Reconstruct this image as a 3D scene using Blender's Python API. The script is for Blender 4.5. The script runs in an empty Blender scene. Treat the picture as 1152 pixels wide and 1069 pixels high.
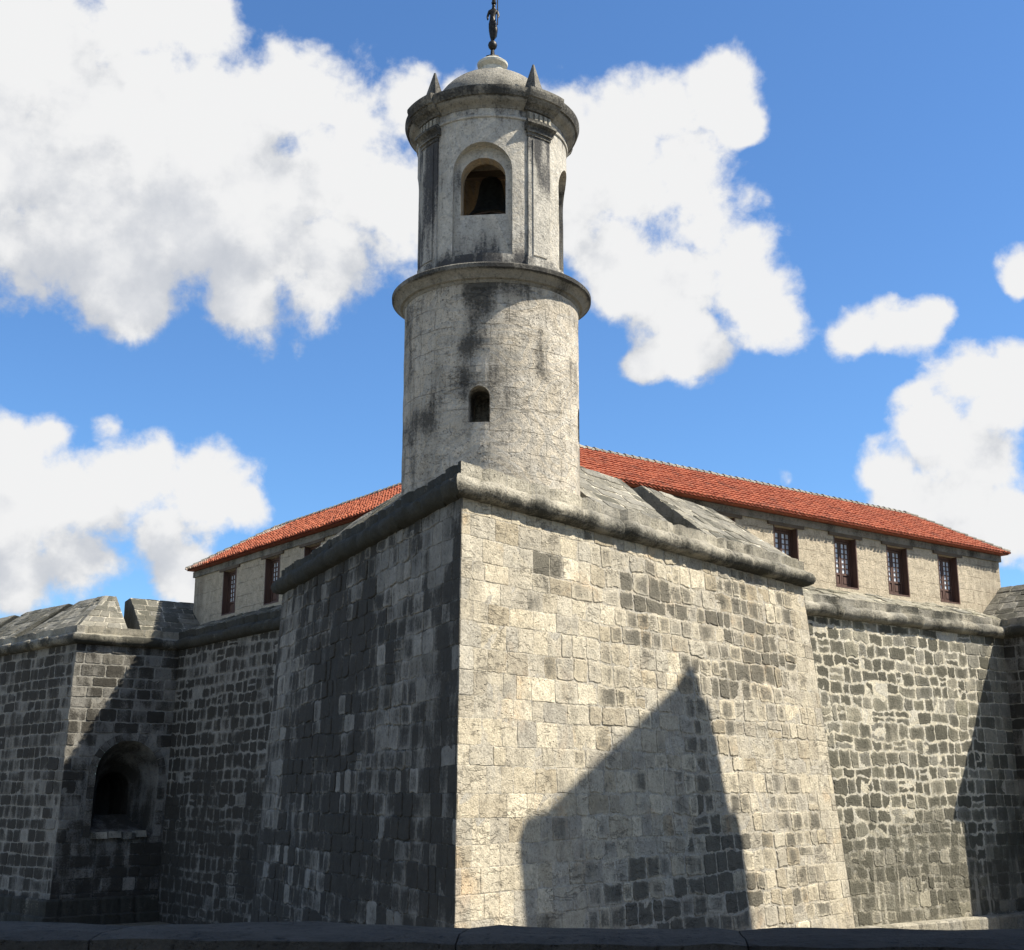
import bpy, bmesh, math, random
from mathutils import Vector, Matrix, noise
from math import sin, cos, tan, pi, radians, atan2, sqrt, hypot

SC = bpy.context.scene
COL = SC.collection
# ------------------------------------------------------------------ camera
PITCH = 0.24021454
camd = bpy.data.cameras.new("camera"); cam = bpy.data.objects.new("camera", camd); COL.objects.link(cam)
camd.sensor_width = 36.0; camd.lens = 36 * 1470.63 / 1152
camd.clip_start = 0.1; camd.clip_end = 3000
cam.location = (0, 0, 0); cam.rotation_euler = (pi / 2 + PITCH, 0, 0)
SC.camera = cam
# ------------------------------------------------------------------ light
SUN_AZ, SUN_EL = radians(96.4), radians(49.6)
SUN = Vector((sin(SUN_AZ) * cos(SUN_EL), cos(SUN_AZ) * cos(SUN_EL), sin(SUN_EL)))
ld = bpy.data.lights.new("sun", 'SUN'); ld.energy = 5.0; ld.angle = radians(0.53); ld.color = (1.0, 0.935, 0.81)
lo = bpy.data.objects.new("sun", ld); COL.objects.link(lo)
lo.rotation_euler = SUN.to_track_quat('Z', 'Y').to_euler(); lo.location = (30, 0, 40)
SC.view_settings.view_transform = 'Standard'; SC.view_settings.look = 'None'
SC.view_settings.exposure = 0.98; SC.view_settings.gamma = 1
SKY_STRENGTH = 0.068

# ------------------------------------------------------------------ node helpers
def nd(nt, typ, ins=None, **props):
    n = nt.nodes.new(typ)
    for k, v in props.items():
        setattr(n, k, v)
    for k, v in (ins or {}).items():
        s = n.inputs[k]
        if isinstance(v, bpy.types.NodeSocket):
            nt.links.new(v, s)
        else:
            s.default_value = v
    return n
def mth(nt, op, a, b=0.0, c=0.0, clamp=False):
    n = nt.nodes.new('ShaderNodeMath'); n.operation = op; n.use_clamp = clamp
    for i, v in enumerate((a, b, c)):
        if isinstance(v, bpy.types.NodeSocket): nt.links.new(v, n.inputs[i])
        else: n.inputs[i].default_value = v
    return n.outputs[0]
def vmth(nt, op, a, b=None, out=0):
    n = nt.nodes.new('ShaderNodeVectorMath'); n.operation = op
    for i, v in enumerate((a, b)):
        if v is None: continue
        if isinstance(v, bpy.types.NodeSocket): nt.links.new(v, n.inputs[i])
        else: n.inputs[i].default_value = v
    return n.outputs[out]
def sstep(nt, x, lo_, hi_, a=0.0, b=1.0):
    n = nt.nodes.new('ShaderNodeMapRange'); n.interpolation_type = 'SMOOTHSTEP'
    nt.links.new(x, n.inputs[0])
    n.inputs[1].default_value = lo_; n.inputs[2].default_value = hi_; n.inputs[3].default_value = a; n.inputs[4].default_value = b
    return n.outputs[0]
def mixc(nt, f, a, b, mode='MIX'):
    n = nt.nodes.new('ShaderNodeMix'); n.data_type = 'RGBA'; n.blend_type = mode
    for i, v in ((0, f), (6, a), (7, b)):
        if isinstance(v, bpy.types.NodeSocket): nt.links.new(v, n.inputs[i])
        else: n.inputs[i].default_value = v if i == 0 else (tuple(v) + (1,) if len(v) == 3 else v)
    return n.outputs[2]
def fbm(nt, vec, scale, detail=6, rough=0.55, dist=0.0):
    return nd(nt, 'ShaderNodeTexNoise', {'Vector': vec, 'Scale': scale, 'Detail': detail, 'Roughness': rough, 'Distortion': dist}).outputs[0]

# ------------------------------------------------------------------ world: sky with cumulus
def pxdir(x, y):
    f = 1470.63; u = (x - 576) / f; v = (534.5 - y) / f
    return Vector((u, cos(PITCH) - v * sin(PITCH), sin(PITCH) + v * cos(PITCH))).normalized()
CLOUDS = [(40,50,130),(30,190,100),(110,130,110),(170,110,75),(200,240,120),(300,230,125),(335,120,80),(400,130,70),
 (425,230,105),(130,300,75),(150,350,45),(265,330,60),(380,300,75),(228,35,50),(465,115,50),(150,20,70),(10,270,40),
 (690,150,80),(735,110,60),(795,85,58),(832,125,42),(720,230,90),(800,250,75),(845,330,62),(775,385,55),(735,405,32),
 (650,240,70),(690,320,45),(875,365,42),(525,112,34),(625,135,42),
 (1000,375,44),(1045,352,30),(960,380,30),(1152,300,30),(1085,435,58),(1145,430,60),(1060,480,48),(1120,480,50),
 (1000,535,42),(1050,560,60),(1130,575,48),(1090,590,40),(887,541,15),
 (60,490,36),(112,478,24),(20,510,50),(60,560,80),(150,545,55),(225,560,58),(268,575,36),(20,640,60),(85,640,60),
 (195,650,42),(0,570,60),(110,570,70),(170,600,45),(700,285,75),(765,215,75),(560,105,30),(760,320,75),(835,290,55),(650,190,70),(1100,520,70),(1020,555,55),(1080,560,60),(1140,590,60),(960,378,36),(1040,455,30),(1025,375,40),(90,250,110),(250,170,110),(380,190,90),(170,190,110),(150,500,20)]
w = bpy.data.worlds.new("World"); SC.world = w; w.use_nodes = True
grp = bpy.data.node_groups.new("cloud_field", 'ShaderNodeTree')
grp.interface.new_socket("Vector", in_out='INPUT', socket_type='NodeSocketVector')
grp.interface.new_socket("Density", in_out='OUTPUT', socket_type='NodeSocketFloat')
gi = grp.nodes.new('NodeGroupInput'); go = grp.nodes.new('NodeGroupOutput')
gv = gi.outputs[0]
warp = nd(grp, 'ShaderNodeTexNoise', {'Vector': gv, 'Scale': 9.0, 'Detail': 3.0, 'Roughness': 0.5}).outputs[1]
warp = vmth(grp, 'SUBTRACT', warp, (0.5, 0.5, 0.5))
sc_ = grp.nodes.new('ShaderNodeVectorMath'); sc_.operation = 'SCALE'; grp.links.new(warp, sc_.inputs[0]); sc_.inputs[3].default_value = 0.045
gw = vmth(grp, 'ADD', gv, sc_.outputs[0])
acc = None
for (cx, cy, r) in CLOUDS:
    c = pxdir(cx, cy); rr = r * 1.16 / 1500.0; amp_ = 1.5 if r > 24 else 0.7
    dd = vmth(grp, 'DISTANCE', gw, tuple(c), out=1)
    val = mth(grp, 'MULTIPLY_ADD', dd, -amp_ / rr, amp_)
    acc = val if acc is None else mth(grp, 'SMOOTH_MAX', acc, val, 0.30)
# the sky outside the photograph's frame carries added clouds, their cover set to whiten the ambient light
front = mth(grp, 'SUBTRACT', 1.0, sstep(grp, vmth(grp, 'DOT_PRODUCT', gv, tuple(pxdir(576, 534)), out=1), 0.80, 0.87))
other = mth(grp, 'SUBTRACT', fbm(grp, gv, 2.6, 4, 0.5), 0.43)
other = mth(grp, 'MULTIPLY', mth(grp, 'MULTIPLY', other, 4.0), front)
other = mth(grp, 'SUBTRACT', other, mth(grp, 'MULTIPLY', mth(grp, 'SUBTRACT', 1.0, front), 2.0))
acc = mth(grp, 'MAXIMUM', acc, other)
n1_ = fbm(grp, gv, 14.0, 11, 0.57)
n2_ = fbm(grp, gw, 44.0, 8, 0.60)
n1_ = mth(grp, 'MULTIPLY_ADD', mth(grp, 'SUBTRACT', n2_, 0.5), 0.42, n1_)
dens = mth(grp, 'MULTIPLY_ADD', mth(grp, 'SUBTRACT', n1_, 0.5), 2.3, mth(grp, 'MINIMUM', mth(grp, 'MAXIMUM', acc, -0.8), 1.30))
grp.links.new(dens, go.inputs[0])
wt = w.node_tree
bg = wt.nodes['Background']
tc = wt.nodes.new('ShaderNodeTexCoord'); dv = tc.outputs['Generated']
sky = nd(wt, 'ShaderNodeTexSky', sky_type='NISHITA', sun_disc=False, sun_elevation=SUN_EL, sun_rotation=SUN_AZ,
         altitude=0.0, air_density=1.0, dust_density=0.35, ozone_density=2.0)
g1 = wt.nodes.new('ShaderNodeGroup'); g1.node_tree = grp; wt.links.new(dv, g1.inputs[0])
g2 = wt.nodes.new('ShaderNodeGroup'); g2.node_tree = grp
wt.links.new(vmth(wt, 'ADD', dv, (0.030, 0.0, 0.052)), g2.inputs[0])
mask = sstep(wt, g1.outputs[0], 0.22, 0.80)
lit = mth(wt, 'SUBTRACT', g1.outputs[0], g2.outputs[0])
lit = sstep(wt, lit, -0.85, 0.40)
thick = sstep(wt, g2.outputs[0], 0.65, 1.45)
cl = mixc(wt, lit, (3.7, 3.92, 4.3), (6.6, 6.62, 6.64))
cl = mixc(wt, mth(wt, 'MULTIPLY', thick, 0.60), cl, (4.7, 4.9, 5.3))
skyc = mixc(wt, 1.0, sky.outputs[0], (0.70, 1.03, 1.36), 'MULTIPLY')
wt.links.new(mixc(wt, mask, skyc, cl), bg.inputs[0])
bg.inputs[1].default_value = SKY_STRENGTH
w.cycles.sampling_method = 'MANUAL'; w.cycles.sample_map_resolution = 512

# ------------------------------------------------------------------ materials
MATS = {}
def new_mat(name):
    m = bpy.data.materials.new(name); m.use_nodes = True
    nt = m.node_tree; b = nt.nodes['Principled BSDF']
    b.inputs['Roughness'].default_value = 0.9
    b.inputs['Specular IOR Level'].default_value = 0.25
    MATS[name] = m
    return m, nt, b
def stone_mat(name, ca, cb, dark, bump=0.6, streak=0.55, patch=0.5, lo_=0.34, hi_=0.78, ochre=0.0, joints=None, pits=True, fine=1.0, speck=0.5, fiss=0.0, smear=None, drips=False):
    m, nt, b = new_mat(name)
    pos = nt.nodes.new('ShaderNodeNewGeometry').outputs['Position']
    tone = nd(nt, 'ShaderNodeAttribute', attribute_name='tone').outputs['Fac']
    crust = nd(nt, 'ShaderNodeAttribute', attribute_name='crust').outputs['Fac']
    sp = vmth(nt, 'MULTIPLY', pos, (1.0, 1.0, 0.16))
    nstreak = fbm(nt, sp, 2.4, 7, 0.62)
    nbig = fbm(nt, pos, 0.9, 6, 0.6)
    nmid = fbm(nt, pos, 3.6, 8, 0.65)
    nfine = fbm(nt, pos, 17.0, 8, 0.7)
    base = mixc(nt, tone, ca, cb)
    if ochre > 0:
        oc = sstep(nt, fbm(nt, pos, 0.7, 5, 0.6, 0.6), 0.55, 0.72)
        base = mixc(nt, mth(nt, 'MULTIPLY', oc, ochre), base, (0.50, 0.33, 0.17))
    grey = mth(nt, 'FRACT', mth(nt, 'MULTIPLY', tone, 7.31))
    lum = sum(ca) / 3.0
    base = mixc(nt, mth(nt, 'MULTIPLY', grey, 0.55), base, (lum * .98, lum * .96, lum * .89))
    k = mth(nt, 'MULTIPLY_ADD', nmid, 1.15, mth(nt, 'MULTIPLY_ADD', nfine, 1.25 * fine, -0.20 - 0.6 * (fine - 1)))
    k = mth(nt, 'MAXIMUM', k, 0.25)
    gk = nt.nodes.new('ShaderNodeCombineColor')
    for i in range(3): nt.links.new(k, gk.inputs[i])
    base = mixc(nt, 1.0, base, gk.outputs[0], 'MULTIPLY')
    spk = sstep(nt, fbm(nt, pos, 5.5, 11, 0.78), 0.52, 0.66)
    base = mixc(nt, mth(nt, 'MULTIPLY', spk, speck), base, tuple(x * 1.25 for x in dark))
    por = sstep(nt, fbm(nt, pos, 26.0, 3, 0.6), 0.60, 0.70)
    base = mixc(nt, mth(nt, 'MULTIPLY', por, 0.55 * speck + .15), base, tuple(x * .9 for x in dark))
    if smear:
        sm = sstep(nt, fbm(nt, pos, 1.15, 10, 0.68, 0.4), 0.53, 0.60)
        base = mixc(nt, mth(nt, 'MULTIPLY', sm, 0.6), base, mixc(nt, nfine, tuple(x * .75 for x in smear), tuple(x * 1.2 for x in smear)))
    e = mth(nt, 'MULTIPLY_ADD', mth(nt, 'SUBTRACT', nstreak, 0.5), streak * 2, crust)
    e = mth(nt, 'MULTIPLY_ADD', mth(nt, 'SUBTRACT', nbig, 0.5), patch * 1.4, e)
    e = mth(nt, 'MULTIPLY_ADD', mth(nt, 'SUBTRACT', nfine, 0.5), 0.9, e)
    cm = sstep(nt, e, lo_, hi_)
    dk = mixc(nt, nmid, tuple(x * 0.55 for x in dark), tuple(x * 1.5 for x in dark))
    colr = mixc(nt, mth(nt, 'MULTIPLY', cm, 0.93), base, dk)
    nvf = fbm(nt, pos, 46.0, 4, 0.65)
    if drips:
        dn = fbm(nt, vmth(nt, 'MULTIPLY', pos, (1.9, 1.9, 0.10)), 1.6, 4, 0.55)
        zz_ = nt.nodes.new('ShaderNodeSeparateXYZ'); nt.links.new(pos, zz_.inputs[0])
        dm = mth(nt, 'MULTIPLY', sstep(nt, dn, 0.61, 0.66), sstep(nt, mth(nt, 'MULTIPLY_ADD', nmid, 1.2, zz_.outputs[2]), -2.4, -1.2, 1.0, 0.0))
        colr = mixc(nt, mth(nt, 'MULTIPLY', dm, 0.6), colr, (0.50, 0.46, 0.37))
    height = mth(nt, 'MULTIPLY_ADD', nfine, 0.55, mth(nt, 'MULTIPLY_ADD', nmid, 0.8, mth(nt, 'MULTIPLY', nvf, 0.22)))
    height = mth(nt, 'MULTIPLY_ADD', por, -0.25, height)
    if fiss > 0:
        fz = vmth(nt, 'MULTIPLY', pos, (0.8, 0.8, 2.6))
        fl = mth(nt, 'ABSOLUTE', mth(nt, 'SUBTRACT', fbm(nt, fz, 1.1, 6, 0.6, 0.3), 0.5))
        fl = sstep(nt, fl, 0.0, 0.020, 1.0, 0.0)
        fl = mth(nt, 'MULTIPLY', fl, sstep(nt, fbm(nt, pos, 0.8, 4, 0.6), 0.48, 0.56))
        fl = mth(nt, 'MULTIPLY', fl, fiss)
        colr = mixc(nt, mth(nt, 'MULTIPLY', fl, 0.8), colr, tuple(x * 0.6 for x in dark))
        height = mth(nt, 'MULTIPLY_ADD', fl, -1.0, height)
    if pits:
        vo = nd(nt, 'ShaderNodeTexVoronoi', {'Vector': pos, 'Scale': 9.0, 'Randomness': 1.0}).outputs[0]
        pit = sstep(nt, vo, 0.08, 0.24)
        sel = sstep(nt, fbm(nt, pos, 2.2, 4, 0.6), 0.46, 0.6)
        pit = mth(nt, 'SUBTRACT', 1.0, mth(nt, 'MULTIPLY', mth(nt, 'SUBTRACT', 1.0, pit), sel))
        height = mth(nt, 'MULTIPLY_ADD', pit, 0.35, height)
        pk = mth(nt, 'MULTIPLY_ADD', pit, 0.45, 0.55)
        gp = nt.nodes.new('ShaderNodeCombineColor')
        for i in range(3): nt.links.new(pk, gp.inputs[i])
        colr = mixc(nt, 1.0, colr, gp.outputs[0], 'MULTIPLY')
    if joints:
        kind, par, bw, rh = joints
        sx = nt.nodes.new('ShaderNodeSeparateXYZ')
        if kind == 'line':
            u = vmth(nt, 'DOT_PRODUCT', pos, par, out=1)
            nt.links.new(pos, sx.inputs[0])
        else:
            op = nd(nt, 'ShaderNodeTexCoord').outputs['Object']
            nt.links.new(op, sx.inputs[0])
            u = mth(nt, 'MULTIPLY', mth(nt, 'ARCTAN2', sx.outputs[0], mth(nt, 'MULTIPLY', sx.outputs[1], -1.0)), par)
        cb_ = nt.nodes.new('ShaderNodeCombineXYZ'); nt.links.new(u, cb_.inputs[0]); nt.links.new(sx.outputs[2], cb_.inputs[1])
        wv = nd(nt, 'ShaderNodeTexNoise', {'Vector': pos, 'Scale': 1.6, 'Detail': 5.0}).outputs[1]
        wv2 = nt.nodes.new('ShaderNodeVectorMath'); wv2.operation = 'SCALE'; nt.links.new(vmth(nt, 'SUBTRACT', wv, (0.5, 0.5, 0.5)), wv2.inputs[0]); wv2.inputs[3].default_value = 0.16
        bv = vmth(nt, 'ADD', cb_.outputs[0], wv2.outputs[0])
        br = nd(nt, 'ShaderNodeTexBrick', {'Vector': bv, 'Color1': (0.35, 0.35, 0.35, 1), 'Color2': (0.75, 0.75, 0.75, 1), 'Mortar': (0, 0, 0, 1), 'Scale': 1.0,
                                           'Mortar Size': 0.012, 'Mortar Smooth': 0.3, 'Brick Width': bw, 'Row Height': rh}, offset=0.5, squash=1.0)
        jm = mth(nt, 'MULTIPLY', br.outputs['Fac'], sstep(nt, fbm(nt, pos, 1.1, 5, 0.6), 0.42, 0.58))
        colr = mixc(nt, mth(nt, 'MULTIPLY', jm, 0.5), colr, tuple(x * 0.30 for x in ca))
        bt = mixc(nt, 0.35, (1, 1, 1), br.outputs['Color'], 'OVERLAY')
        colr = mixc(nt, 0.2, colr, bt, 'MULTIPLY')
        height = mth(nt, 'MULTIPLY_ADD', jm, -0.6, height)
    nt.links.new(colr, b.inputs['Base Color'])
    bp = nd(nt, 'ShaderNodeBump', {'Strength': bump, 'Distance': 0.085, 'Height': height})
    nt.links.new(bp.outputs[0], b.inputs['Normal'])
    b.inputs['Roughness'].default_value = 0.93
    return m
PALE_A, PALE_B = (0.35, 0.298, 0.212), (0.62, 0.545, 0.405)
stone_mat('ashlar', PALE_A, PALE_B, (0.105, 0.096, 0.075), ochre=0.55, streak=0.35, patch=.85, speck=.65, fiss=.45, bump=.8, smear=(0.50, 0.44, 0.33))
stone_mat('ashlar_mortar', (0.37, 0.325, 0.245), (0.50, 0.445, 0.35), (0.08, 0.072, 0.058), ochre=0.3, bump=0.8, speck=.6)
stone_mat('rubble', (0.22, 0.205, 0.15), (0.34, 0.31, 0.235), (0.085, 0.08, 0.06), streak=0.35, bump=0.9, speck=.6, smear=(0.40, 0.365, 0.28), drips=True)
stone_mat('rubble_mortar', (0.52, 0.465, 0.35), (0.62, 0.56, 0.43), (0.10, 0.095, 0.072), bump=0.9, speck=.4, drips=True)
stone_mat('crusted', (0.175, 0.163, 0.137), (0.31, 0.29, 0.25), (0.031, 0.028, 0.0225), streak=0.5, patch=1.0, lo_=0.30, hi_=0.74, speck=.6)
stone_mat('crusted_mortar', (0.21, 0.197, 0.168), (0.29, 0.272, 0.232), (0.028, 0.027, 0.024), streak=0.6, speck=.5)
stone_mat('string_stone', (0.27, 0.245, 0.185), (0.52, 0.47, 0.365), (0.030, 0.030, 0.024), streak=0.3, bump=1.0, speck=.55, patch=.75)
stone_mat('merlon_stone', (0.22, 0.202, 0.16), (0.33, 0.305, 0.245), (0.075, 0.072, 0.055), streak=0.3, bump=0.9, speck=.7)
stone_mat('facade', (0.50, 0.40, 0.255), (0.57, 0.465, 0.31), (0.15, 0.12, 0.08), streak=0.4, bump=1.0, pits=True, speck=.35, joints=('line', (0.7967, 0.6043, 0), 1.15, 0.55))
stone_mat('drum_plaster', (0.49, 0.425, 0.325), (0.68, 0.60, 0.48), (0.06, 0.056, 0.048), streak=0.55, patch=0.95, bump=1.0, speck=.6, fiss=.30, joints=('round', 2.2, 0.95, 0.52))
stone_mat('belfry_plaster', (0.44, 0.40, 0.33), (0.57, 0.525, 0.44), (0.042, 0.042, 0.044), streak=0.8, patch=0.7, bump=0.8, pits=False, speck=.5)
stone_mat('belfry_inside', (0.36, 0.27, 0.17), (0.44, 0.34, 0.22), (0.06, 0.05, 0.035), streak=0.3, patch=0.7, bump=0.6, pits=False)
stone_mat('dark_moulding', (0.25, 0.225, 0.178), (0.36, 0.328, 0.26), (0.030, 0.029, 0.027), streak=0.35, bump=0.9, pits=False, speck=.6, patch=.6)
stone_mat('street_stone', (0.058, 0.050, 0.040), (0.10, 0.088, 0.070), (0.014, 0.014, 0.013), streak=0.2, bump=1.0)  # very dark stone: part of the parapet's shade is put into this colour
stone_mat('limewash', (0.48, 0.465, 0.38), (0.56, 0.545, 0.46), (0.12, 0.12, 0.09), streak=0.5, bump=0.4, pits=False, speck=.3)
stone_mat('cobble', (0.30, 0.27, 0.21), (0.36, 0.33, 0.26), (0.03, 0.03, 0.028), streak=0.1, bump=1.0)
stone_mat('moat_floor', (0.17, 0.15, 0.105), (0.21, 0.19, 0.13), (0.02, 0.022, 0.015), streak=0.1, bump=1.0)
stone_mat('house_plaster', (0.30, 0.265, 0.205), (0.35, 0.32, 0.255), (0.10, 0.09, 0.07), streak=0.4, bump=0.4, pits=False)

def simple_mat(name, c1, c2, rough=0.7, scale=6.0, bump=0.2, metallic=0.0, grain=None):
    m, nt, b = new_mat(name)
    tcn = nt.nodes.new('ShaderNodeTexCoord').outputs['Object']
    v = vmth(nt, 'MULTIPLY', tcn, grain) if grain else tcn
    n = fbm(nt, v, scale, 8, 0.65)
    nt.links.new(mixc(nt, sstep(nt, n, 0.3, 0.7), c1, c2), b.inputs['Base Color'])
    b.inputs['Roughness'].default_value = rough; b.inputs['Metallic'].default_value = metallic
    nt.links.new(nd(nt, 'ShaderNodeBump', {'Strength': bump, 'Distance': 0.02, 'Height': n}).outputs[0], b.inputs['Normal'])
    return m
simple_mat('brown_wood', (0.075, 0.043, 0.034), (0.125, 0.074, 0.057), 0.6, 8, 0.4, grain=(1, 1, 0.12))
simple_mat('old_timber', (0.085, 0.065, 0.045), (0.16, 0.125, 0.09), 0.8, 8, 0.5, grain=(0.15, 1, 1))
simple_mat('bronze', (0.018, 0.017, 0.015), (0.045, 0.040, 0.034), 0.45, 14, 0.3, 0.7)
simple_mat('bell_bronze', (0.020, 0.022, 0.022), (0.040, 0.045, 0.043), 0.55, 10, 0.3, 0.5)
simple_mat('dark_room', (0.012, 0.011, 0.010), (0.02, 0.018, 0.016), 0.95)
m, nt, b = new_mat('window_glass')
b.inputs['Base Color'].default_value = (0.62, 0.66, 0.70, 1); b.inputs['Roughness'].default_value = 0.22; b.inputs['Specular IOR Level'].default_value = 0.9  # pale base colour stands in for sky reflected in the panes
# terracotta tiles
m, nt, b = new_mat('tiles')
tone = nd(nt, 'ShaderNodeAttribute', attribute_name='tone').outputs['Fac']
cr = nd(nt, 'ShaderNodeAttribute', attribute_name='crust').outputs['Fac']
pos = nt.nodes.new('ShaderNodeNewGeometry').outputs['Position']
nz = fbm(nt, pos, 9.0, 7, 0.65)
ramp = mixc(nt, tone, (0.26, 0.066, 0.034), (0.43, 0.125, 0.062))
ramp = mixc(nt, sstep(nt, fbm(nt, pos, 1.4, 6, 0.6), 0.50, 0.75), ramp, (0.16, 0.055, 0.036))
ramp = mixc(nt, mth(nt, 'MULTIPLY', sstep(nt, nz, 0.52, 0.72), 0.35), ramp, (0.60, 0.33, 0.21))
ramp = mixc(nt, mth(nt, 'MULTIPLY', sstep(nt, mth(nt, 'MULTIPLY_ADD', nz, 0.6, cr), 0.55, 0.95), 0.85), ramp, (0.36, 0.31, 0.25))
nt.links.new(ramp, b.inputs['Base Color']); b.inputs['Roughness'].default_value = 0.85
nt.links.new(nd(nt, 'ShaderNodeBump', {'Strength': 0.4, 'Distance': 0.02, 'Height': nz}).outputs[0], b.inputs['Normal'])

# ------------------------------------------------------------------ object helpers
def tag(o, label=None, cat=None, group=None, kind=None):
    if label: o['label'] = label
    if cat: o['category'] = cat
    if group: o['group'] = group
    if kind: o['kind'] = kind
    return o
def thing(name, loc, label, cat, group=None, rz=0.0):
    o = bpy.data.objects.new(name, None); o.empty_display_size = 0.5
    o.location = loc; o.rotation_euler = (0, 0, rz); COL.objects.link(o)
    return tag(o, label, cat, group)
class MB:
    """collects vertices, faces and per-vertex tone / crust"""
    def __init__(s): s.v = []; s.f = []; s.m = []; s.t = []; s.c = []
    def add(s, vs, fs, mat=0, tone=0.5, crust=0.3):
        b0 = len(s.v)
        s.v += [tuple(v) for v in vs]
        s.t += list(tone) if isinstance(tone, (list, tuple)) else [tone] * len(vs)
        s.c += list(crust) if isinstance(crust, (list, tuple)) else [crust] * len(vs)
        s.f += [tuple(i + b0 for i in f) for f in fs]; s.m += [mat] * len(fs)
    def box(s, c, d, R=None, mat=0, tone=0.5, crust=0.3, taper=1.0):
        vs = []
        for k in range(8):
            sg = ((k & 1) * 2 - 1, (k >> 1 & 1) * 2 - 1, (k >> 2 & 1) * 2 - 1)
            q = taper if sg[2] > 0 else 1.0
            p = Vector((sg[0] * d[0] / 2 * q, sg[1] * d[1] / 2 * q, sg[2] * d[2] / 2))
            vs.append((R @ p if R else p) + Vector(c))
        s.add(vs, [(0, 2, 3, 1), (4, 5, 7, 6), (0, 1, 5, 4), (2, 6, 7, 3), (0, 4, 6, 2), (1, 3, 7, 5)], mat, tone, crust)
    def lathe(s, prof, n=48, a0=0.0, a1=2 * pi, mat=0, tone=0.5, crust=0.3, c=(0, 0, 0), ends=False):
        full = abs(a1 - a0 - 2 * pi) < 1e-6; k = n if full else n + 1
        vs = []; cr = []
        for (r, z) in prof:
            for i in range(k):
                a = a0 + (a1 - a0) * i / n
                vs.append((c[0] + r * sin(a), c[1] - r * cos(a), c[2] + z))
                cr.append(crust(a, r, z) if callable(crust) else crust)
        fs = []
        for j in range(len(prof) - 1):
            for i in range(n):
                i2 = (i + 1) % k
                fs.append((j * k + i, j * k + i2, (j + 1) * k + i2, (j + 1) * k + i))
        if ends and not full:
            fs.append(tuple(j * k for j in range(len(prof)))); fs.append(tuple(j * k + n for j in reversed(range(len(prof)))))
        s.add(vs, fs, mat, tone, cr)
    def build(s, name, mats, parent=None, smooth=False, world=True):
        me = bpy.data.meshes.new(name)
        off = Vector((0, 0, 0))
        if parent is not None and world:
            off = Vector(parent.location); q = parent.parent
            while q is not None: off += Vector(q.location); q = q.parent
        me.from_pydata([tuple(Vector(v) - off) for v in s.v], [], s.f)
        for m_ in (mats if isinstance(mats, (list, tuple)) else [mats]): me.materials.append(MATS[m_])
        me.polygons.foreach_set('material_index', s.m)
        for nm, dat in (('tone', s.t), ('crust', s.c)):
            a = me.attributes.new(nm, 'FLOAT', 'POINT'); a.data.foreach_set('value', dat)
        if smooth: me.polygons.foreach_set('use_smooth', [True] * len(s.f))
        bm = bmesh.new(); bm.from_mesh(me); bmesh.ops.recalc_face_normals(bm, faces=bm.faces); bm.to_mesh(me); bm.free()
        if smooth: me.set_sharp_from_angle(angle=radians(38))
        me.update()
        o = bpy.data.objects.new(name, me); COL.objects.link(o)
        if parent is not None: o.parent = parent
        return o
def nz3(x, y, z=0.0): return noise.noise(Vector((x, y, z)))
def boolean(base, cutters):
    """difference of one object with temporary cutters, baked to a plain mesh"""
    for c in cutters:
        md = base.modifiers.new('cut', 'BOOLEAN'); md.operation = 'DIFFERENCE'; md.object = c; md.solver = 'EXACT'
    dg = bpy.context.evaluated_depsgraph_get(); dg.update()
    me = bpy.data.meshes.new_from_object(base.evaluated_get(dg), preserve_all_data_layers=True, depsgraph=dg)
    base.modifiers.clear(); old = base.data; base.data = me
    bpy.data.meshes.remove(old)
    for c in cutters:
        d = c.data; bpy.data.objects.remove(c); bpy.data.meshes.remove(d)
def reattr(o, fn):
    """tone / crust of every vertex from its position"""
    me = o.data
    for nm in ('tone', 'crust'):
        if nm in me.attributes: me.attributes.remove(me.attributes[nm])
    vals = [fn(v.co) for v in me.vertices]
    for i, nm in enumerate(('tone', 'crust')):
        a = me.attributes.new(nm, 'FLOAT', 'POINT'); a.data.foreach_set('value', [q[i] for q in vals])

# ------------------------------------------------------------------ plan of the fort
AZ = 0.9221696620025773
E1 = Vector((sin(AZ), cos(AZ))); E2 = Vector((-E1.y, E1.x)); S = Vector((-1.0603680604, 27.0))
DR, DL, DB = 0.24537711747676788, 0.23076182337861537, 0.13440454
KR, KL, KFR, KFL, KC = 0.0726887837, 0.0512003310, 0.09237919775, 0.0363129831, 0.05
H = 6.1548; ZB = -5.2
SR = S + 15.72098608 * (cos(DR) * E1 + sin(DR) * E2)
SL = S + 15.11584664 * (cos(DL) * E2 + sin(DL) * E1)
FR = SR + 4.1333924 * E2; FL = SL + 4.0591997 * E1
CR = FR + 16.94111352 * E1; CL = FL + 17.4834437 * E2
BR = CR - 4.3 * E2; BL = CL - 4.492485989 * E1
GL = BL + 17 * (cos(DB) * E2 - sin(DB) * E1); GR = BR + 17 * (cos(DB) * E1 - sin(DB) * E2)
N1 = sin(DR) * E1 - cos(DR) * E2; N2 = sin(DL) * E2 - cos(DL) * E1
NGL = -(cos(DB) * E1 + sin(DB) * E2); NGR = -(sin(DB) * E1 + cos(DB) * E2)
def W(a, b, z=0.0):
    p = S + a * E1 + b * E2
    return Vector((p.x, p.y, z))
def mv(na, ka, nb, kb):
    M = Matrix(((na.x, na.y), (nb.x, nb.y)))
    return M.inverted() @ Vector((ka, kb))
def corner(p, na, ka, nb, kb, z):
    q = p + mv(na, ka, nb, kb) * (H - z)
    return Vector((q.x, q.y, z))
def at(p, z): return Vector((p.x, p.y, z))
def patch(bl, br, tl, tr):
    return lambda u, v: (bl * (1 - u) + br * u) * (1 - v) + (tl * (1 - u) + tr * u) * v

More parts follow.
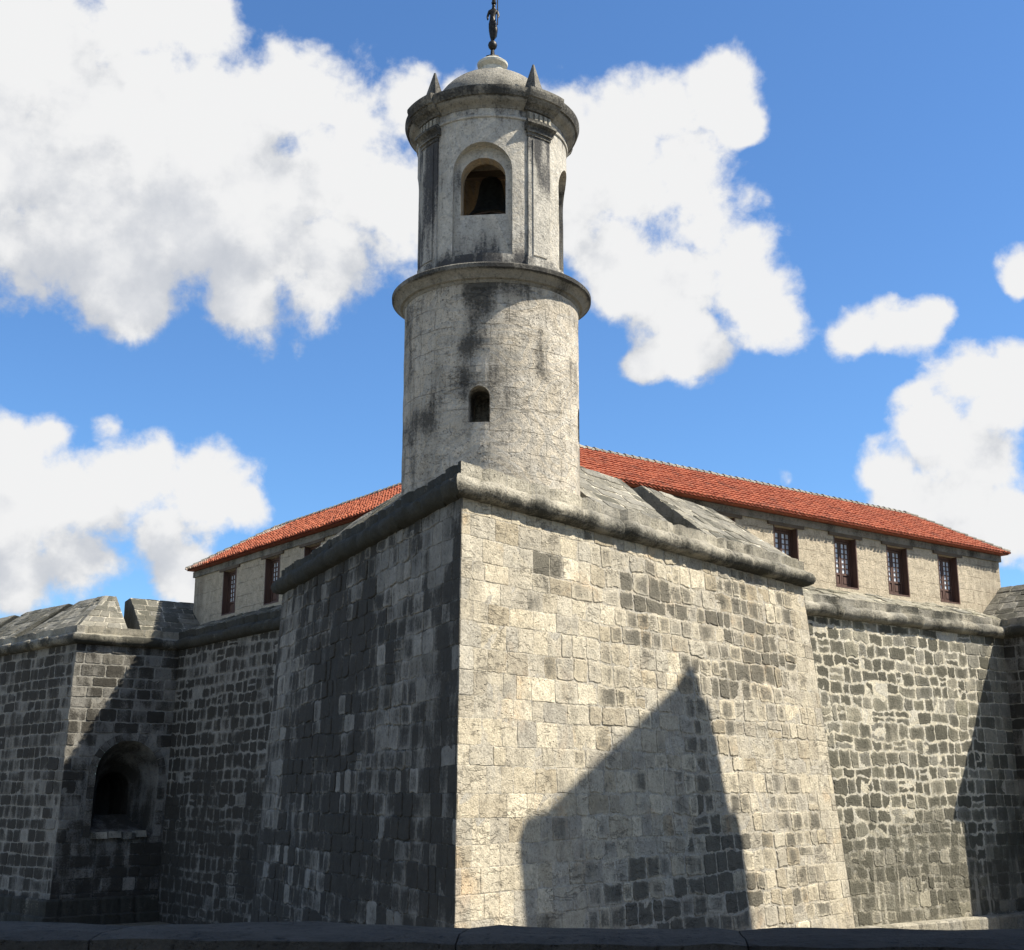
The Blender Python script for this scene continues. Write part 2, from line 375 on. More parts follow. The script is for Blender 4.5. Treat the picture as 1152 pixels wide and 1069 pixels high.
# ------------------------------------------------------------------ masonry
rc = random.Random(77)
COURSES = [ZB]
while COURSES[-1] < H + 1: COURSES.append(COURSES[-1] + rc.uniform(0.40, 0.56))
def masonry(mb, P, w, z0, z1, seed, crustf, reg, skip=None, tint=None, courses=None, grid=0.5, mcrust=None, wmean=0.62, holef=None, margin=0.12, depth=1.0):
    """one wall patch: mortar sheet plus separate irregular stones standing a little proud.
    P(s,t) maps 0..1; (u,z) are metres. reg(u,z) -> (gap, jitter, relief, roundness)"""
    rnd = random.Random(seed)
    hgt = z1 - z0
    nrm = (P(0.9, 0.1) - P(0.1, 0.1)).cross(P(0.1, 0.9) - P(0.1, 0.1)).normalized()
    c0 = P(0.5, 0.5)
    if nrm.dot(Vector((0, 0, 3)) - c0) < 0 and abs(nrm.z) < 0.6: nrm = -nrm
    if abs(nrm.z) >= 0.6 and nrm.z < 0: nrm = -nrm
    Q = lambda u, z: P(u / w, (z - z0) / hgt)
    # mortar sheet
    nu, nv = max(1, int(w / grid)), max(1, int(hgt / grid))
    vs = []; cr = []; tn = []
    for j in range(nv + 1):
        for i in range(nu + 1):
            u, z = w * i / nu, z0 + hgt * j / nv
            wob = 0.0 if i in (0, nu) or j in (0, nv) else 0.012 * nz3(u * 2.1 + seed, z * 2.1)
            vs.append(Q(u, z) + nrm * wob)
            cr.append(mcrust(u, z) if mcrust else 0.25); tn.append(0.5 + 0.5 * nz3(u * .8, z * .8, seed))
    fs = []
    for j in range(nv):
        for i in range(nu):
            if holef and holef(w * (i + .5) / nu, z0 + hgt * (j + .5) / nv): continue
            k = j * (nu + 1) + i
            fs.append((k, k + 1, k + nu + 2, k + nu + 1))
    mb.add(vs, fs, 1, tn, cr)
    # stones
    cs = courses
    if cs is None:
        cs = [z for z in COURSES if z0 < z < z1]
        cs = [z0] + cs + [z1]
        if len(cs) > 2 and cs[-1] - cs[-2] < 0.22: cs.pop(-2)
        if len(cs) > 2 and cs[1] - cs[0] < 0.22: cs.pop(1)
    def line(k, u):
        z = cs[k]
        if k in (0, len(cs) - 1): return z
        j = reg(u, z)[1]
        return z + j * 1.6 * nz3(u * 0.55 + k * 7.3, k * 3.1, seed) + j * 0.7 * nz3(u * 2.1, k * 5.1, seed + 4)
    for k in range(len(cs) - 1):
        u = -rnd.uniform(0, 0.4)
        h = cs[k + 1] - cs[k]
        while u < w:
            zc = (cs[k] + cs[k + 1]) / 2
            gap, jit, rel, rou = reg(max(0, u), zc)
            wd = wmean * rnd.choice((0.7, 0.8, 0.9, 1, 1, 1.15, 1.3, 1.5)) * (1 if jit < 0.05 else rnd.uniform(0.85, 1.15))
            a, b2 = max(0.0, u), min(w, u + wd)
            if w - b2 < 0.2: b2 = w
            u += wd
            if b2 == w: u = w + 1
            if b2 - a < 0.12: continue
            
            cells = [(a, b2, 0.0, 1.0)]
            if jit > 0.05 and b2 - a > .6 and rnd.random() < 0.06: cells = [(a, b2, 0.0, 0.48), (a, b2, 0.48, 1.0)]
            elif jit > 0.05 and rnd.random() < 0.10 and b2 - a > 0.75:
                mdl = a + (b2 - a) * rnd.uniform(.35, .65); cells = [(a, mdl, 0, 1), (mdl, b2, 0, 0.55), (mdl, b2, 0.55, 1)]
            for (ca, cb_, f0, f1) in cells:
                uc = (ca + cb_) / 2; zc = cs[k] + h * (f0 + f1) / 2
                if skip and skip(ca, cb_, cs[k] + h * f0, cs[k] + h * f1): continue
                if rnd.random() < 0.02 and jit > 0.05: continue
                def zl(uu, f): return line(k, uu) * (1 - f) + line(k + 1, uu) * f
                g = gap / 2 * rnd.uniform(0.7, 1.3)
                n = 8
                lo = [(ca + (cb_ - ca) * i / n) for i in range(n + 1)]
                pts = []
                for i in range(n): pts.append((lo[i], zl(lo[i], f0), i == 0))
                for i in range(n): f = f0 + (f1 - f0) * i / n; pts.append((cb_, zl(cb_, f), i == 0))
                for i in range(n): uu = lo[n - i]; pts.append((uu, zl(uu, f1), i == 0))
                for i in range(n): f = f1 - (f1 - f0) * i / n; pts.append((ca, zl(ca, f), i == 0))
                mz = sum(p[1] for p in pts) / len(pts)
                hu, hz = (cb_ - ca) / 2, max(0.05, (max(p[1] for p in pts) - min(p[1] for p in pts)) / 2)
                ring = []
                for (pu, pz, cor) in pts:
                    du, dz = pu - uc, pz - mz
                    ku = 1 - g / hu; kz = 1 - g / hz
                    if cor: ku *= 1 - rou * 0.16; kz *= 1 - rou * 0.16
                    q = jit * 0.40 + 0.012; nj = jit * .5
                    ku = max(0.3, ku); kz = max(0.3, kz)
                    nu_ = uc + du * ku + rnd.uniform(-q, q) * 0.55 + nj * nz3(pu * 2.6, pz * 2.6, seed); nz_ = mz + dz * kz + rnd.uniform(-q, q) * 0.55 + nj * nz3(pu * 2.6, pz * 2.6, seed + 20)
                    if ca <= 0.001 and pu <= 0.001: nu_ = 0.0
                    if cb_ >= w - 0.001 and pu >= w - 0.001: nu_ = w
                    ring.append((min(w, max(0, nu_)), min(z1, max(z0, nz_))))
                d0 = rel * rnd.choice((0.25, 0.5, 0.8, 1.0, 1.2, 1.7)) * depth
                tlt, tlz = rnd.uniform(-.5, .5) * rel, rnd.uniform(-.5, .5) * rel
                def lift(pu, pz, d):
                    return Q(pu, pz) + nrm * (d + (tlt * (pu - uc) / hu + tlz * (pz - mz) / hz) * depth * 0.8)
                def inset(fr, d, wob=0.0):
                    out = []
                    for (pu, pz) in ring:
                        x = uc + (pu - uc) * fr; y = mz + (pz - mz) * fr
                        out.append(lift(x, y, d + rnd.uniform(-wob, wob)))
                    return out
                L = len(ring); edge = min(0.3, (0.014 + 0.018 * min(1, rou)) / min(hu, hz))
                vs = [Q(pu, pz) - nrm * 0.02 for (pu, pz) in ring]
                vs += inset(1 - edge * 0.15, d0 * 0.55) + inset(1 - edge, d0, rel * 0.10) + inset(0.6, d0 + rel * 0.06, rel * 0.14)
                vs.append(lift(uc, mz, d0 + rel * 0.06))
                fs = []
                for r in range(3):
                    for i in range(L):
                        j = (i + 1) % L
                        fs.append((r * L + i, r * L + j, (r + 1) * L + j, (r + 1) * L + i))
                for i in range(L): fs.append((3 * L + i, 3 * L + (i + 1) % L, 4 * L))
                tone = min(1, max(0, rnd.gauss(0.5, 0.28)))
                ck = crustf(uc, zc, rnd); em = margin * (1 if jit > .03 else .35)
                mb.add(vs, fs, 0, tone, [ck - em] * (2 * L) + [ck - em * .75] * L + [ck + em * .35] * L + [ck + em * .45])
def blobs(u, z, lst):
    return sum(a * math.exp(-((u - x) / rx) ** 2 - ((z - y) / rz) ** 2) for (x, y, rx, rz, a) in lst)

def sweep(mb, path, normals, prof, seed, crustf, amp=0.04, step=0.15, block=0.85):
    """profile (offset, z) carried along a plan polyline with mitred corners, worn and jointed"""
    rnd = random.Random(seed)
    def off(i, o):
        p = path[i]
        if i == 0: return p + normals[0] * o
        if i == len(path) - 1: return p + normals[-1] * o
        return p + mv(normals[i - 1], o, normals[i], o)
    m = len(prof)
    for s in range(len(path) - 1):
        ln = (path[s + 1] - path[s]).length; n = max(1, int(ln / step)); d = (path[s + 1] - path[s]) / ln
        joints = []; x = rnd.uniform(.3, block)
        while x < ln: joints.append(int(x / ln * n)); x += block * rnd.uniform(.6, 1.4)
        vs = []; cr = []; tn = []; tcur = rnd.random(); tilt = 0
        for i in range(n + 1):
            f = i / n
            if i in joints: tcur = rnd.random(); tilt = rnd.uniform(-.04, .04)
            for j, (o, z) in enumerate(prof):
                a = off(s, o); b_ = off(s + 1, o); q = a * (1 - f) + b_ * f
                k = 0.0 if j in (0, m - 1) else 1.0
                e = k * (amp * (nz3(q.x * 1.7, q.y * 1.7, z * 2.5) + 0.6 * nz3(q.x * 5, q.y * 5, z * 6)) + tilt * (0 < i < n))
                if i in joints and 0 < i < n: e -= 0.055 * k
                p = q + normals[s] * e * (1 if 0 < i < n else 0.0)
                vs.append((p.x, p.y, z + e * 0.4)); cr.append(crustf(s, f * ln, o, z)); tn.append(tcur)
        fs = []
        for i in range(n):
            for j in range(m - 1):
                k = i * m + j; fs.append((k, k + 1, k + m + 1, k + m))
        mb.add(vs, fs, 0, tn, cr)
TORUS = [(-0.06, 6.10), (0.03, 6.13), (0.18, 6.15), (0.28, 6.21), (0.335, 6.31), (0.34, 6.41), (0.30, 6.50), (0.22, 6.56), (0.13, 6.60), (0.075, 6.605), (0.07, 6.75), (0.07, 6.895), (0.0, 6.91), (-0.25, 6.93), (-0.55, 6.90)]

# ------------------------------------------------------------------ ground
def sheet(name, pts, z, mat, grid=None):
    mb = MB(); mb.add([(x, y, z) for (x, y) in pts], [tuple(range(len(pts)))], 0, 0.5, 0.25)
    o = mb.build(name, mat); o['kind'] = 'structure'; return o
sheet('moat_ground', [(-1500, -1500), (1500, -1500), (1500, 1500), (-1500, 1500)], -5.0, 'moat_floor')
ST = MB()
st_pts = [(-70, -60), (60, -60), (60, 90), (34, 60), (14.2, 28), (9.5, 5.5), (3, 5.25), (-70, 12)]
ST.add([(x, y, -1.65) for x, y in st_pts] + [(x, y, -5.2) for x, y in st_pts],
       [tuple(range(8))] + [(i, (i + 1) % 8, 8 + (i + 1) % 8, 8 + i) for i in range(8)], 0, 0.5, 0.3)
ST.build('street', 'cobble')['kind'] = 'structure'

# ------------------------------------------------------------------ front bastion
bast = thing('bastion', (S.x, S.y, ZB), 'large pale stone corner bastion with battered walls carrying the round bell tower', 'bastion', 'bastions of the fort')
def regR(u, z):
    k = min(1, max(0, (u - 2.6 - 1.2 * nz3(z * .6, 3)) / 2.5)) * min(1, max(0, (14.9 - u) / 1.0))
    k *= 0.55 + 0.45 * min(1, max(0, 0.5 + 1.5 * nz3(u * .4, z * .4, 9)))
    return (0.012 + 0.045 * k, 0.014 + 0.060 * k, 0.008 + 0.008 * k, 0.1 + 0.35 * k)
BR_ = [(3.0, 5.0, .7, .5, .5), (2.4, 4.3, .5, .3, .3), (6.7, 4.7, 1.3, .55, .42), (8.3, 4.9, 1.2, .5, .4), (6.4, 3.6, 1.2, .35, .3), (12.0, 4.6, 1.5, .9, .62), (13.3, 3.7, 1.3, .7, .4),
       (10.4, 4.5, 1.0, .6, .5), (10.2, 2.9, 1.6, .6, .3), (9.2, -.9, 1.6, 1.1, .40), (7.4, -2.2, 2.6, 1.0, .48), (10.0, -2.0, .9, 1.5, .45), (5.0, -3.2, 2.6, .8, .35), (0.4, -1.2, .5, .5, .3), (13.2, -1.5, 1.4, 1.5, .12)]
def crR(u, z, rnd):
    return max(0, min(1.1, 0.15 + 0.27 * min(1, max(0, (u - 2.0) / 3)) * (u < 14.6) * (.6 + .8 * nz3(u * .5, z * .5, 4)) + blobs(u, z, BR_) * rnd.choice((0.3, 0.8, 1.1, 1.3)) + (0.24 if rnd.random() < .10 and u > 2 else 0) + rnd.uniform(-.08, .08)))
mb = MB()
masonry(mb, patch(corner(S, N1, KR, N2, KL, ZB), corner(SR, N1, KR, E1, KFR, ZB), at(S, H), at(SR, H)), 15.721, ZB, H, 11, crR, regR, wmean=.54, margin=.24,
        mcrust=lambda u, z: 0.18 + 0.35 * blobs(u, z, BR_) * 0.4, grid=0.3)
mb.build('right_face', ['ashlar', 'ashlar_mortar'], bast)
def regL(u, z):
    k = min(1, max(0, (u - 1.0) / 2.0)) * min(1, max(0, (14.6 - u) / .8))
    return (0.016 + 0.012 * k, 0.02 + 0.035 * k, 0.012 + 0.012 * k, 0.15 + 0.3 * k)
BL_ = [(4.2, 5.0, 1.8, 1.3, -.42), (1.6, 5.4, 1.0, .6, -.25), (2.4, 3.0, 1.6, 1.2, -.28), (13.9, 3.0, .9, 4.0, -.36), (4.2, 1.4, 1.4, 1.4, -.20), (2.4, -2.0, 2.6, 1.4, -.14), (8.6, 2.6, 2.6, 2.2, .22), (7.2, 4.6, 1.2, .8, .12), (11, -2, 2.5, 1.6, -.08)]
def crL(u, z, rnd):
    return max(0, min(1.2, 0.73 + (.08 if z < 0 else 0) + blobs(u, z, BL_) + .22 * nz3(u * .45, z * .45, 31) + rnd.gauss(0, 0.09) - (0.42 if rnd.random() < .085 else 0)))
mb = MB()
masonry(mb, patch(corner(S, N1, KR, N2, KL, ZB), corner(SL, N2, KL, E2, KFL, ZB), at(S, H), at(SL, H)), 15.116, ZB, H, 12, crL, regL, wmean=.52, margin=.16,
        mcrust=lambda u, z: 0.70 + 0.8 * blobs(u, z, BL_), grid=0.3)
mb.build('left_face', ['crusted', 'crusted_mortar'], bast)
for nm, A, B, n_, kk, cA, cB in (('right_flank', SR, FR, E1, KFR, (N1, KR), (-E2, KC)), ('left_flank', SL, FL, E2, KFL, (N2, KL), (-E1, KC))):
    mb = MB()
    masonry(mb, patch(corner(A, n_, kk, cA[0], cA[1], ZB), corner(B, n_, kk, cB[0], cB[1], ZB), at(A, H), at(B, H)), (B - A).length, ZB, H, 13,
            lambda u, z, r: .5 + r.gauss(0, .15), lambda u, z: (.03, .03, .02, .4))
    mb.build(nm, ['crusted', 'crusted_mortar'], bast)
def str_crust(s, x, o, z):
    cap = z > 6.62
    if s == 1:      # right face, path runs SR -> S
        t = 15.72 - x
        base = (0.10 + 0.026 * t + .3 * max(0, nz3(x * 1.6, 3, 8))) if cap else (0.46 if z > 6.38 else 0.64)
        return base + 0.16 * nz3(x * .9, z * 3, 1)
    return (0.85 if cap else 1.05) + .18 * nz3(x * .8, z * 3, 2)
mb = MB(); sweep(mb, [FR, SR, S, SL, FL], [E1, N1, N2, E2], TORUS, 21, str_crust)
mb.build('string_course', 'string_stone', bast, smooth=True)
# platform
mb = MB(); pl = [FR, SR, S, SL, FL]
cen = S + (E1 + E2) * 8
mb.add([at(p + (cen - p).normalized() * .3, 6.86) for p in pl] + [W(14, 14, 6.86)], [(0, 1, 2, 3, 4, 5)], 0, .4, .5)
mb.build('platform', 'merlon_stone', bast)
# merlons: sloping tops rising inward from the cap
ZC, OC, ZI, OI = 8.55, 2.10, 8.45, 2.75
def merlon(parent, segs, seed, crust0=0.46):
    """segs: list of (outer0, outer1, crest0, crest1, inner0, inner1) plan points"""
    mb = MB()
    for i, (o0, o1, c0, c1, i0, i1) in enumerate(segs):
        w_ = (o1 - o0).length; hs = hypot(ZC - 6.9, OC)
        P = patch(at(o0, 6.88), at(o1, 6.88), at(c0, ZC), at(c1, ZC))
        cs = [0]; rr = random.Random(seed + i)
        while cs[-1] < hs - .55: cs.append(cs[-1] + rr.uniform(.38, .52))
        cs.append(hs)
        masonry(mb, P, max(w_, .5), 0, hs, seed + i, lambda u, z, r: crust0 + r.gauss(0, .14), lambda u, z: (.035, .03, .022, .4), courses=cs, grid=.4,
                mcrust=lambda u, z: crust0 - .06, wmean=.75)
        v = [at(o0, 6.88), at(o1, 6.88), at(c0, ZC), at(c1, ZC), at(i0, ZI), at(i1, ZI), at(i0, 6.6), at(i1, 6.6), at(o0, 6.6), at(o1, 6.6)]
        fs = [(2, 3, 5, 4), (4, 5, 7, 6)]
        if i == 0: fs.append((0, 2, 4, 6, 8))
        if i == len(segs) - 1: fs.append((9, 7, 5, 3, 1))
        mb.add(v, fs, 0, .5, crust0 + .05)
    return mb.build('merlon', ['merlon_stone', 'rubble_mortar'], parent)
def onface(A, B, n_, t, o):
    d = (B - A).normalized(); return A + d * t - n_ * o
def mseg(A, B, n_, to0, to1, tc0, tc1):
    return (onface(A, B, n_, to0, .06), onface(A, B, n_, to1, .06), onface(A, B, n_, tc0, OC), onface(A, B, n_, tc1, OC), onface(A, B, n_, tc0, OI), onface(A, B, n_, tc1, OI))
def mcor(P_, na, nb, o): return P_ - mv(na, o, nb, o)
merlon(bast, [mseg(S, SR, N1, 5.0, 8.45, 5.0, 9.15)], 31)
s0 = mseg(S, SR, N1, 10.35, 12, 10.15, 12)
mc = [mcor(SR, N1, E1, o) for o in (.06, OC, OI)]
s1 = (s0[0], mc[0], s0[2], mc[1], s0[4], mc[2])
e_ = [onface(SR, FR, E1, 4.0, o) for o in (.06, OC, OI)]
merlon(bast, [s1, (mc[0], e_[0], mc[1], e_[1], mc[2], e_[2])], 33)
merlon(bast, [mseg(S, SL, N2, 5.0, 8.0, 5.0, 8.6)], 36, .6)
s0 = mseg(S, SL, N2, 9.9, 12, 9.6, 12)
mc = [mcor(SL, N2, E2, o) for o in (.06, OC, OI)]
e_ = [onface(SL, FL, E2, 3.9, o) for o in (.06, OC, OI)]
merlon(bast, [(s0[0], mc[0], s0[2], mc[1], s0[4], mc[2]), (mc[0], e_[0], mc[1], e_[1], mc[2], e_[2])], 38, .6)

# ------------------------------------------------------------------ curtains
CAPC = TORUS[:12] + [(-0.15, 6.97), (-0.5, 7.10), (-0.9, 7.27), (-1.32, 7.5)]
curR = thing('curtain_wall', (FR.x, FR.y, ZB), 'sunlit rubble curtain wall with pale mortar below the right wing with red roof', 'curtain wall')
mb = MB()
BC = [(6, 2.0, 5, 1.6, -.12), (9, -2.5, 8, 1.5, .12), (15.5, 3, 1.2, 3, -.25), (5, 0, 5, .8, .14)]
masonry(mb, patch(corner(FR, -E2, KC, E1, KFR, ZB), corner(CR, -E2, KC, -E1, KC, ZB), at(FR, H), at(CR, H)), 16.941, ZB, H, 41,
        lambda u, z, r: .64 + blobs(u, z, BC) + r.gauss(0, .15), lambda u, z: (.085, .115, .012, .5) if u < 14.3 + nz3(z, 2) else (.04, .03, .02, .3), grid=.3,
        margin=.2, mcrust=lambda u, z: .12 + .55 * min(1, max(0, (1.0 - z + 2 * nz3(u * .4, 7)) / 3)) + .25 * max(0, nz3(u * .7, z * .7, 3)), wmean=.66)
mb.build('masonry_face', ['rubble', 'rubble_mortar'], curR)
mb = MB(); sweep(mb, [FR, CR], [-E2], TORUS, 43, lambda s, x, o, z: (.56 if o > -.1 else .38) + .25 * nz3(x * .8, z * 3, o * 2), amp=.05)
mb.build('string_course', 'string_stone', curR, smooth=True)
mb = MB(); d_ = -E2
A = corner(FR, -E2, KC, E1, KFR, -4.30); B = corner(CR, -E2, KC, -E1, KC, -4.30)
sweep(mb, [Vector(A.xy), Vector(B.xy)], [-E2], [(-.2, -4.25), (.38, -4.27), (.42, -4.33), (.42, -5.2)], 44, lambda s, x, o, z: .1, amp=.02)
mb.build('plinth', 'string_stone', curR)

def weathering(parent, A, B, n_, seed, cr_):
    o0, o1 = [at(p + n_ * .0, 6.87) for p in (A, B)]; i0, i1 = [at(p - n_ * 1.34, 7.48) for p in (A, B)]
    mb = MB()
    masonry(mb, patch(o0, o1, i0, i1), (B - A).length, 0, 1.45, seed, lambda u, z, r: cr_ + r.gauss(0, .2), lambda u, z: (.03, .07, .035, .5), courses=[0, .36, .8, 1.13, 1.45], grid=.3, mcrust=lambda u, z: cr_ - .1, wmean=.7)
    mb.build('weathering', ['rubble', 'rubble_mortar'], parent)
weathering(curR, FR, CR, -E2, 47, .34)
curL = thing('curtain_wall', (FL.x, FL.y, ZB), 'dark shaded rubble curtain wall with pale joints left of the big corner bastion', 'curtain wall')
mb = MB()
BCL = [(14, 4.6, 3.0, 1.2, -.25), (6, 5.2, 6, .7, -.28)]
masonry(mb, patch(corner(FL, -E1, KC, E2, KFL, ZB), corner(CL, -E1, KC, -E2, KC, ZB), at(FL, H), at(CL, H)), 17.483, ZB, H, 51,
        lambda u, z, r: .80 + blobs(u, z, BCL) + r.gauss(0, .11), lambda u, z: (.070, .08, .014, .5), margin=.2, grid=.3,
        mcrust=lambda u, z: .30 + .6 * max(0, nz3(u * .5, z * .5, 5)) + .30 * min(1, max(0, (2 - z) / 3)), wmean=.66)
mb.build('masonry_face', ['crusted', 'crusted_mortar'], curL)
mb = MB(); sweep(mb, [CL, FL], [-E1], TORUS, 53, lambda s, x, o, z: (1.0 if o > -.1 else .6) + .25 * nz3(x * .8, z * 3, o * 2), amp=.05)
mb.build('string_course', 'string_stone', curL, smooth=True)

weathering(curL, CL, FL, -E1, 57, .75)
# ------------------------------------------------------------------ side bastions with gun embrasures in their flanks
def arch_pts(cx, hw, z0, zs, zt, n=14):
    pts = [(cx - hw, z0), (cx - hw, zs)]
    for i in range(1, n): a = pi - pi * i / n; pts.append((cx + hw * cos(a), zs + (zt - zs) * sin(a)))
    return pts + [(cx + hw, zs), (cx + hw, z0)]
def side_bastion(C_, B_, G_, nf, ng, neighbor, acx, label, seed, lit):
    """C_ inner corner at the curtain, B_ shoulder, G_ towards the salient"""
    th = thing('bastion', (B_.x, B_.y, ZB), label, 'bastion', 'bastions of the fort')
    L_ = (C_ - B_).length
    bl = corner(B_, nf, KC, ng, KC, ZB); br = corner(C_, nf, KC, neighbor, KC, ZB)
    P = patch(bl, br, at(B_, H), at(C_, H))
    hw, z0, zs, zt = 1.38, -1.55, 0.85, 2.25
    def inside(u, z, g=0.0):
        if z < z0 - g or abs(u - acx) > hw + g: return False
        if z <= zs: return True
        return ((u - acx) / (hw + g)) ** 2 + ((z - zs) / (zt - zs + g)) ** 2 < 1
    def skip(a, b_, c, d): 
        return any(inside(x, y, .10) for x in (a, (a + b_) / 2, b_) for y in (c, (c + d) / 2, d))
    mb = MB()
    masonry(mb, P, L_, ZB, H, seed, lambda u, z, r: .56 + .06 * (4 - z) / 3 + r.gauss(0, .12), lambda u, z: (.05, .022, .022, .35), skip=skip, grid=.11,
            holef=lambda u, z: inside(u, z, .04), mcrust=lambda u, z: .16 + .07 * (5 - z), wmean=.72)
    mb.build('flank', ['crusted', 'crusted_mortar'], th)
    # embrasure: voussoir ring, splayed throat, dark gun chamber
    Q = lambda u, z, d: P(u / L_, (z - ZB) / (H - ZB)) + Vector((nf.x, nf.y, 0)) * d
    mb = MB()
    ro = arch_pts(acx, hw + .28, z0 - .12, zs, zt + .28); ri = arch_pts(acx, hw - .02, z0 - .12, zs, zt - .02)
    n = len(ro)
    rr = random.Random(seed)
    for i in range(n - 1):
        g = .06; f = lambda A, B, t: (A[0] + (B[0] - A[0]) * t, A[1] + (B[1] - A[1]) * t)
        segs = 1 if 0 < i < n - 2 else 5
        for s in range(segs):
            t0, t1 = (s + g) / segs, (s + 1 - g) / segs
            q = [f(ro[i], ro[i + 1], t0), f(ro[i], ro[i + 1], t1), f(ri[i], ri[i + 1], t1), f(ri[i], ri[i + 1], t0)]
            dd = rr.uniform(.02, .05)
            mb.add([Q(x, y, dd) for x, y in q] + [Q(x, y, -.3) for x, y in q], [(0, 1, 2, 3), (0, 1, 5, 4), (1, 2, 6, 5), (2, 3, 7, 6), (3, 0, 4, 7)], 0, rr.random(), .60 + rr.gauss(0, .12))
    mid = arch_pts(acx, hw + .1, z0 - .12, zs, zt + .1)
    mb.add([Q(x, y, -.02) for x, y in ro] + [Q(x, y, -.02) for x, y in ri], [(i, i + 1, n + i + 1, n + i) for i in range(n - 1)], 1, .5, .2)
    rings = [(ri, -.0), (arch_pts(acx + .04, 1.26, z0 + .04, .78, 2.02), -.4), (arch_pts(acx + .08, 1.10, z0 + .2, .62, 1.66), -.9), (arch_pts(acx + .12, .86, z0 + .5, .4, 1.22), -1.5), (arch_pts(acx + .12, .70, z0 + .75, .25, .98), -1.8), (arch_pts(acx + .12, .66, z0 + .75, .2, .9), -3.8)]
    vs = []; cr = []
    for k, (rg, d) in enumerate(rings):
        vs += [Q(x, y, d) for x, y in rg]; cr += [.46 + .07 * k + .2 * nz3(x * 1.5, y * 1.5, k) for x, y in rg]  # crust level rises with depth, putting the throat's shade into the colour
    fs = [(k * n + i, k * n + i + 1, (k + 1) * n + i + 1, (k + 1) * n + i) for k in range(len(rings) - 1) for i in range(n - 1)]
    fs += [(k * n, k * n + n - 1, (k + 1) * n + n - 1, (k + 1) * n) for k in range(len(rings) - 1)]
    fs += [tuple((len(rings) - 1) * n + i for i in range(n))]
    mb.add(vs, fs, 0, .4, cr)
    em = mb.build('embrasure', ['crusted', 'crusted_mortar'], th)
    # worn sill blocks
    mb = MB(); x = acx - 1.35
    R = Matrix.Rotation(atan2(nf.y, nf.x) + pi / 2, 3, 'Z')
    while x < acx + 1.0:
        wd = rr.uniform(.45, .8); c = Q(x + wd / 2, z0 - .02 + rr.uniform(-.05, .06), -.12)
        mb.box(c, (wd - .05, .62, .26), R @ Matrix.Rotation(rr.uniform(-.06, .06), 3, 'X'), 0, rr.random(), .45 + rr.uniform(-.1, .3), taper=.9); x += wd
    mb.build('sill', 'string_stone', em)
    # face towards the salient
    mb = MB(); Lg = (G_ - B_).length
    gb = at(G_ + ng * KC * (H - ZB), ZB)
    masonry(mb, patch(bl, gb, at(B_, H), at(G_, H)), Lg, ZB, H, seed + 1, lambda u, z, r: .68 + r.gauss(0, .12) - (.2 if u < .9 else 0), lambda u, z: (.045, .04, .02, .5),
            grid=.35, mcrust=lambda u, z: .30 + .3 * nz3(u * .5, z * .5, 8), wmean=.66)
    mb.build('face', ['crusted', 'crusted_mortar'], th)
    mb = MB(); sweep(mb, [G_, B_, C_] , [ng, nf], TORUS, seed + 2, lambda s, x, o, z: (.38 if z > 6.5 else .66) + .22 * nz3(x * .8, z * 3, s), amp=.035)
    mb.build('string_course', 'string_stone', th, smooth=True)
    # merlons
    Lf = L_
    mB = [mcor(B_, nf, ng, o) for o in (.06, OC, OI)]
    f0 = [onface(B_, C_, nf, t, o) for t, o in ((2.15, .06), (2.3, OC), (2.3, OI))]
    g0 = [onface(B_, G_, ng, t, o) for t, o in ((5.4, .06), (4.2, OC), (4.2, OI))]
    merlon(th, [(g0[0], mB[0], g0[1], mB[1], g0[2], mB[2]), (mB[0], f0[0], mB[1], f0[1], mB[2], f0[2])], seed + 3, .56)
    merlon(th, [mseg(B_, C_, nf, 2.75, L_ + 1.22, 2.95, L_ + 1.5)], seed + 5, .62)
    merlon(th, [mseg(B_, G_, ng, 6.6, 10.8, 5.3, 9.6)], seed + 6, .58)
    merlon(th, [mseg(B_, G_, ng, 12.2, 17, 10.9, 17)], seed + 7, .58)
    mb = MB(); inw = -(nf + ng)
    mb.add([at(C_ - nf * .2, 6.9), at(B_ + inw * .2, 6.9), at(G_ - ng * .2, 6.9), at(G_ - ng * 16 - nf * 3, 6.9), at(C_ - nf * 16, 6.9)], [(0, 1, 2, 3, 4)], 0, .4, .4)
    mb.build('platform', 'merlon_stone', th)
    # foot ledge
    mb = MB(); sweep(mb, [Vector(gb.xy), Vector(bl.xy), Vector(br.xy)], [ng, nf], [(-.6, -3.95), (.12, -3.98), (.18, -4.05), (.18, -4.6), (.35, -4.65), (.35, -5.2)], seed + 9, lambda s, x, o, z: .8, amp=.02)
    mb.build('plinth', 'string_stone', th)
    return th
side_bastion(CL, BL, GL, -E2, NGL, -E1, 2.70, 'distant dark stone bastion with an arched gun embrasure, at the left end', 61, False)
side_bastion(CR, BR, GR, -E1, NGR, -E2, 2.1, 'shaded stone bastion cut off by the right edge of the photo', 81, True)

# ------------------------------------------------------------------ barracks
A0, B0, END, DEP = 8.72, 9.15, 34.3, 5.2
ENDL = 33.7
bar = thing('barracks', W(A0, B0, 6.9), 'long cream stone barracks with red tiled hip roof and tall brown windows', 'building')
zw0, zw1 = 6.7, 9.86
def slab_wall(name, mat, a0, b0, a1, b1):
    mb = MB(); c = [W(a0, b0), W(a1, b0), W(a1, b1), W(a0, b1)]
    mb.add([at(p.xy, zw0) for p in c] + [at(p.xy, zw1) for p in c], [(0, 1, 2, 3), (4, 5, 6, 7), (0, 1, 5, 4), (1, 2, 6, 5), (2, 3, 7, 6), (3, 0, 4, 7)], 0, .5, .3)
    return mb.build(name, mat, bar)
WINR = [14.3, 17.5, 20.8, 24.15, 27.3, 30.62]
WINL = [30.02, 26.0, 22.65, 18.9]
WZ0, WZ1, WW = 7.58, 9.52, 1.32
wr = slab_wall('wall', 'facade', A0, B0, END, B0 + DEP)
wl = slab_wall('wall', 'facade', A0 - .004, B0 + DEP + .002, A0 + DEP, ENDL)
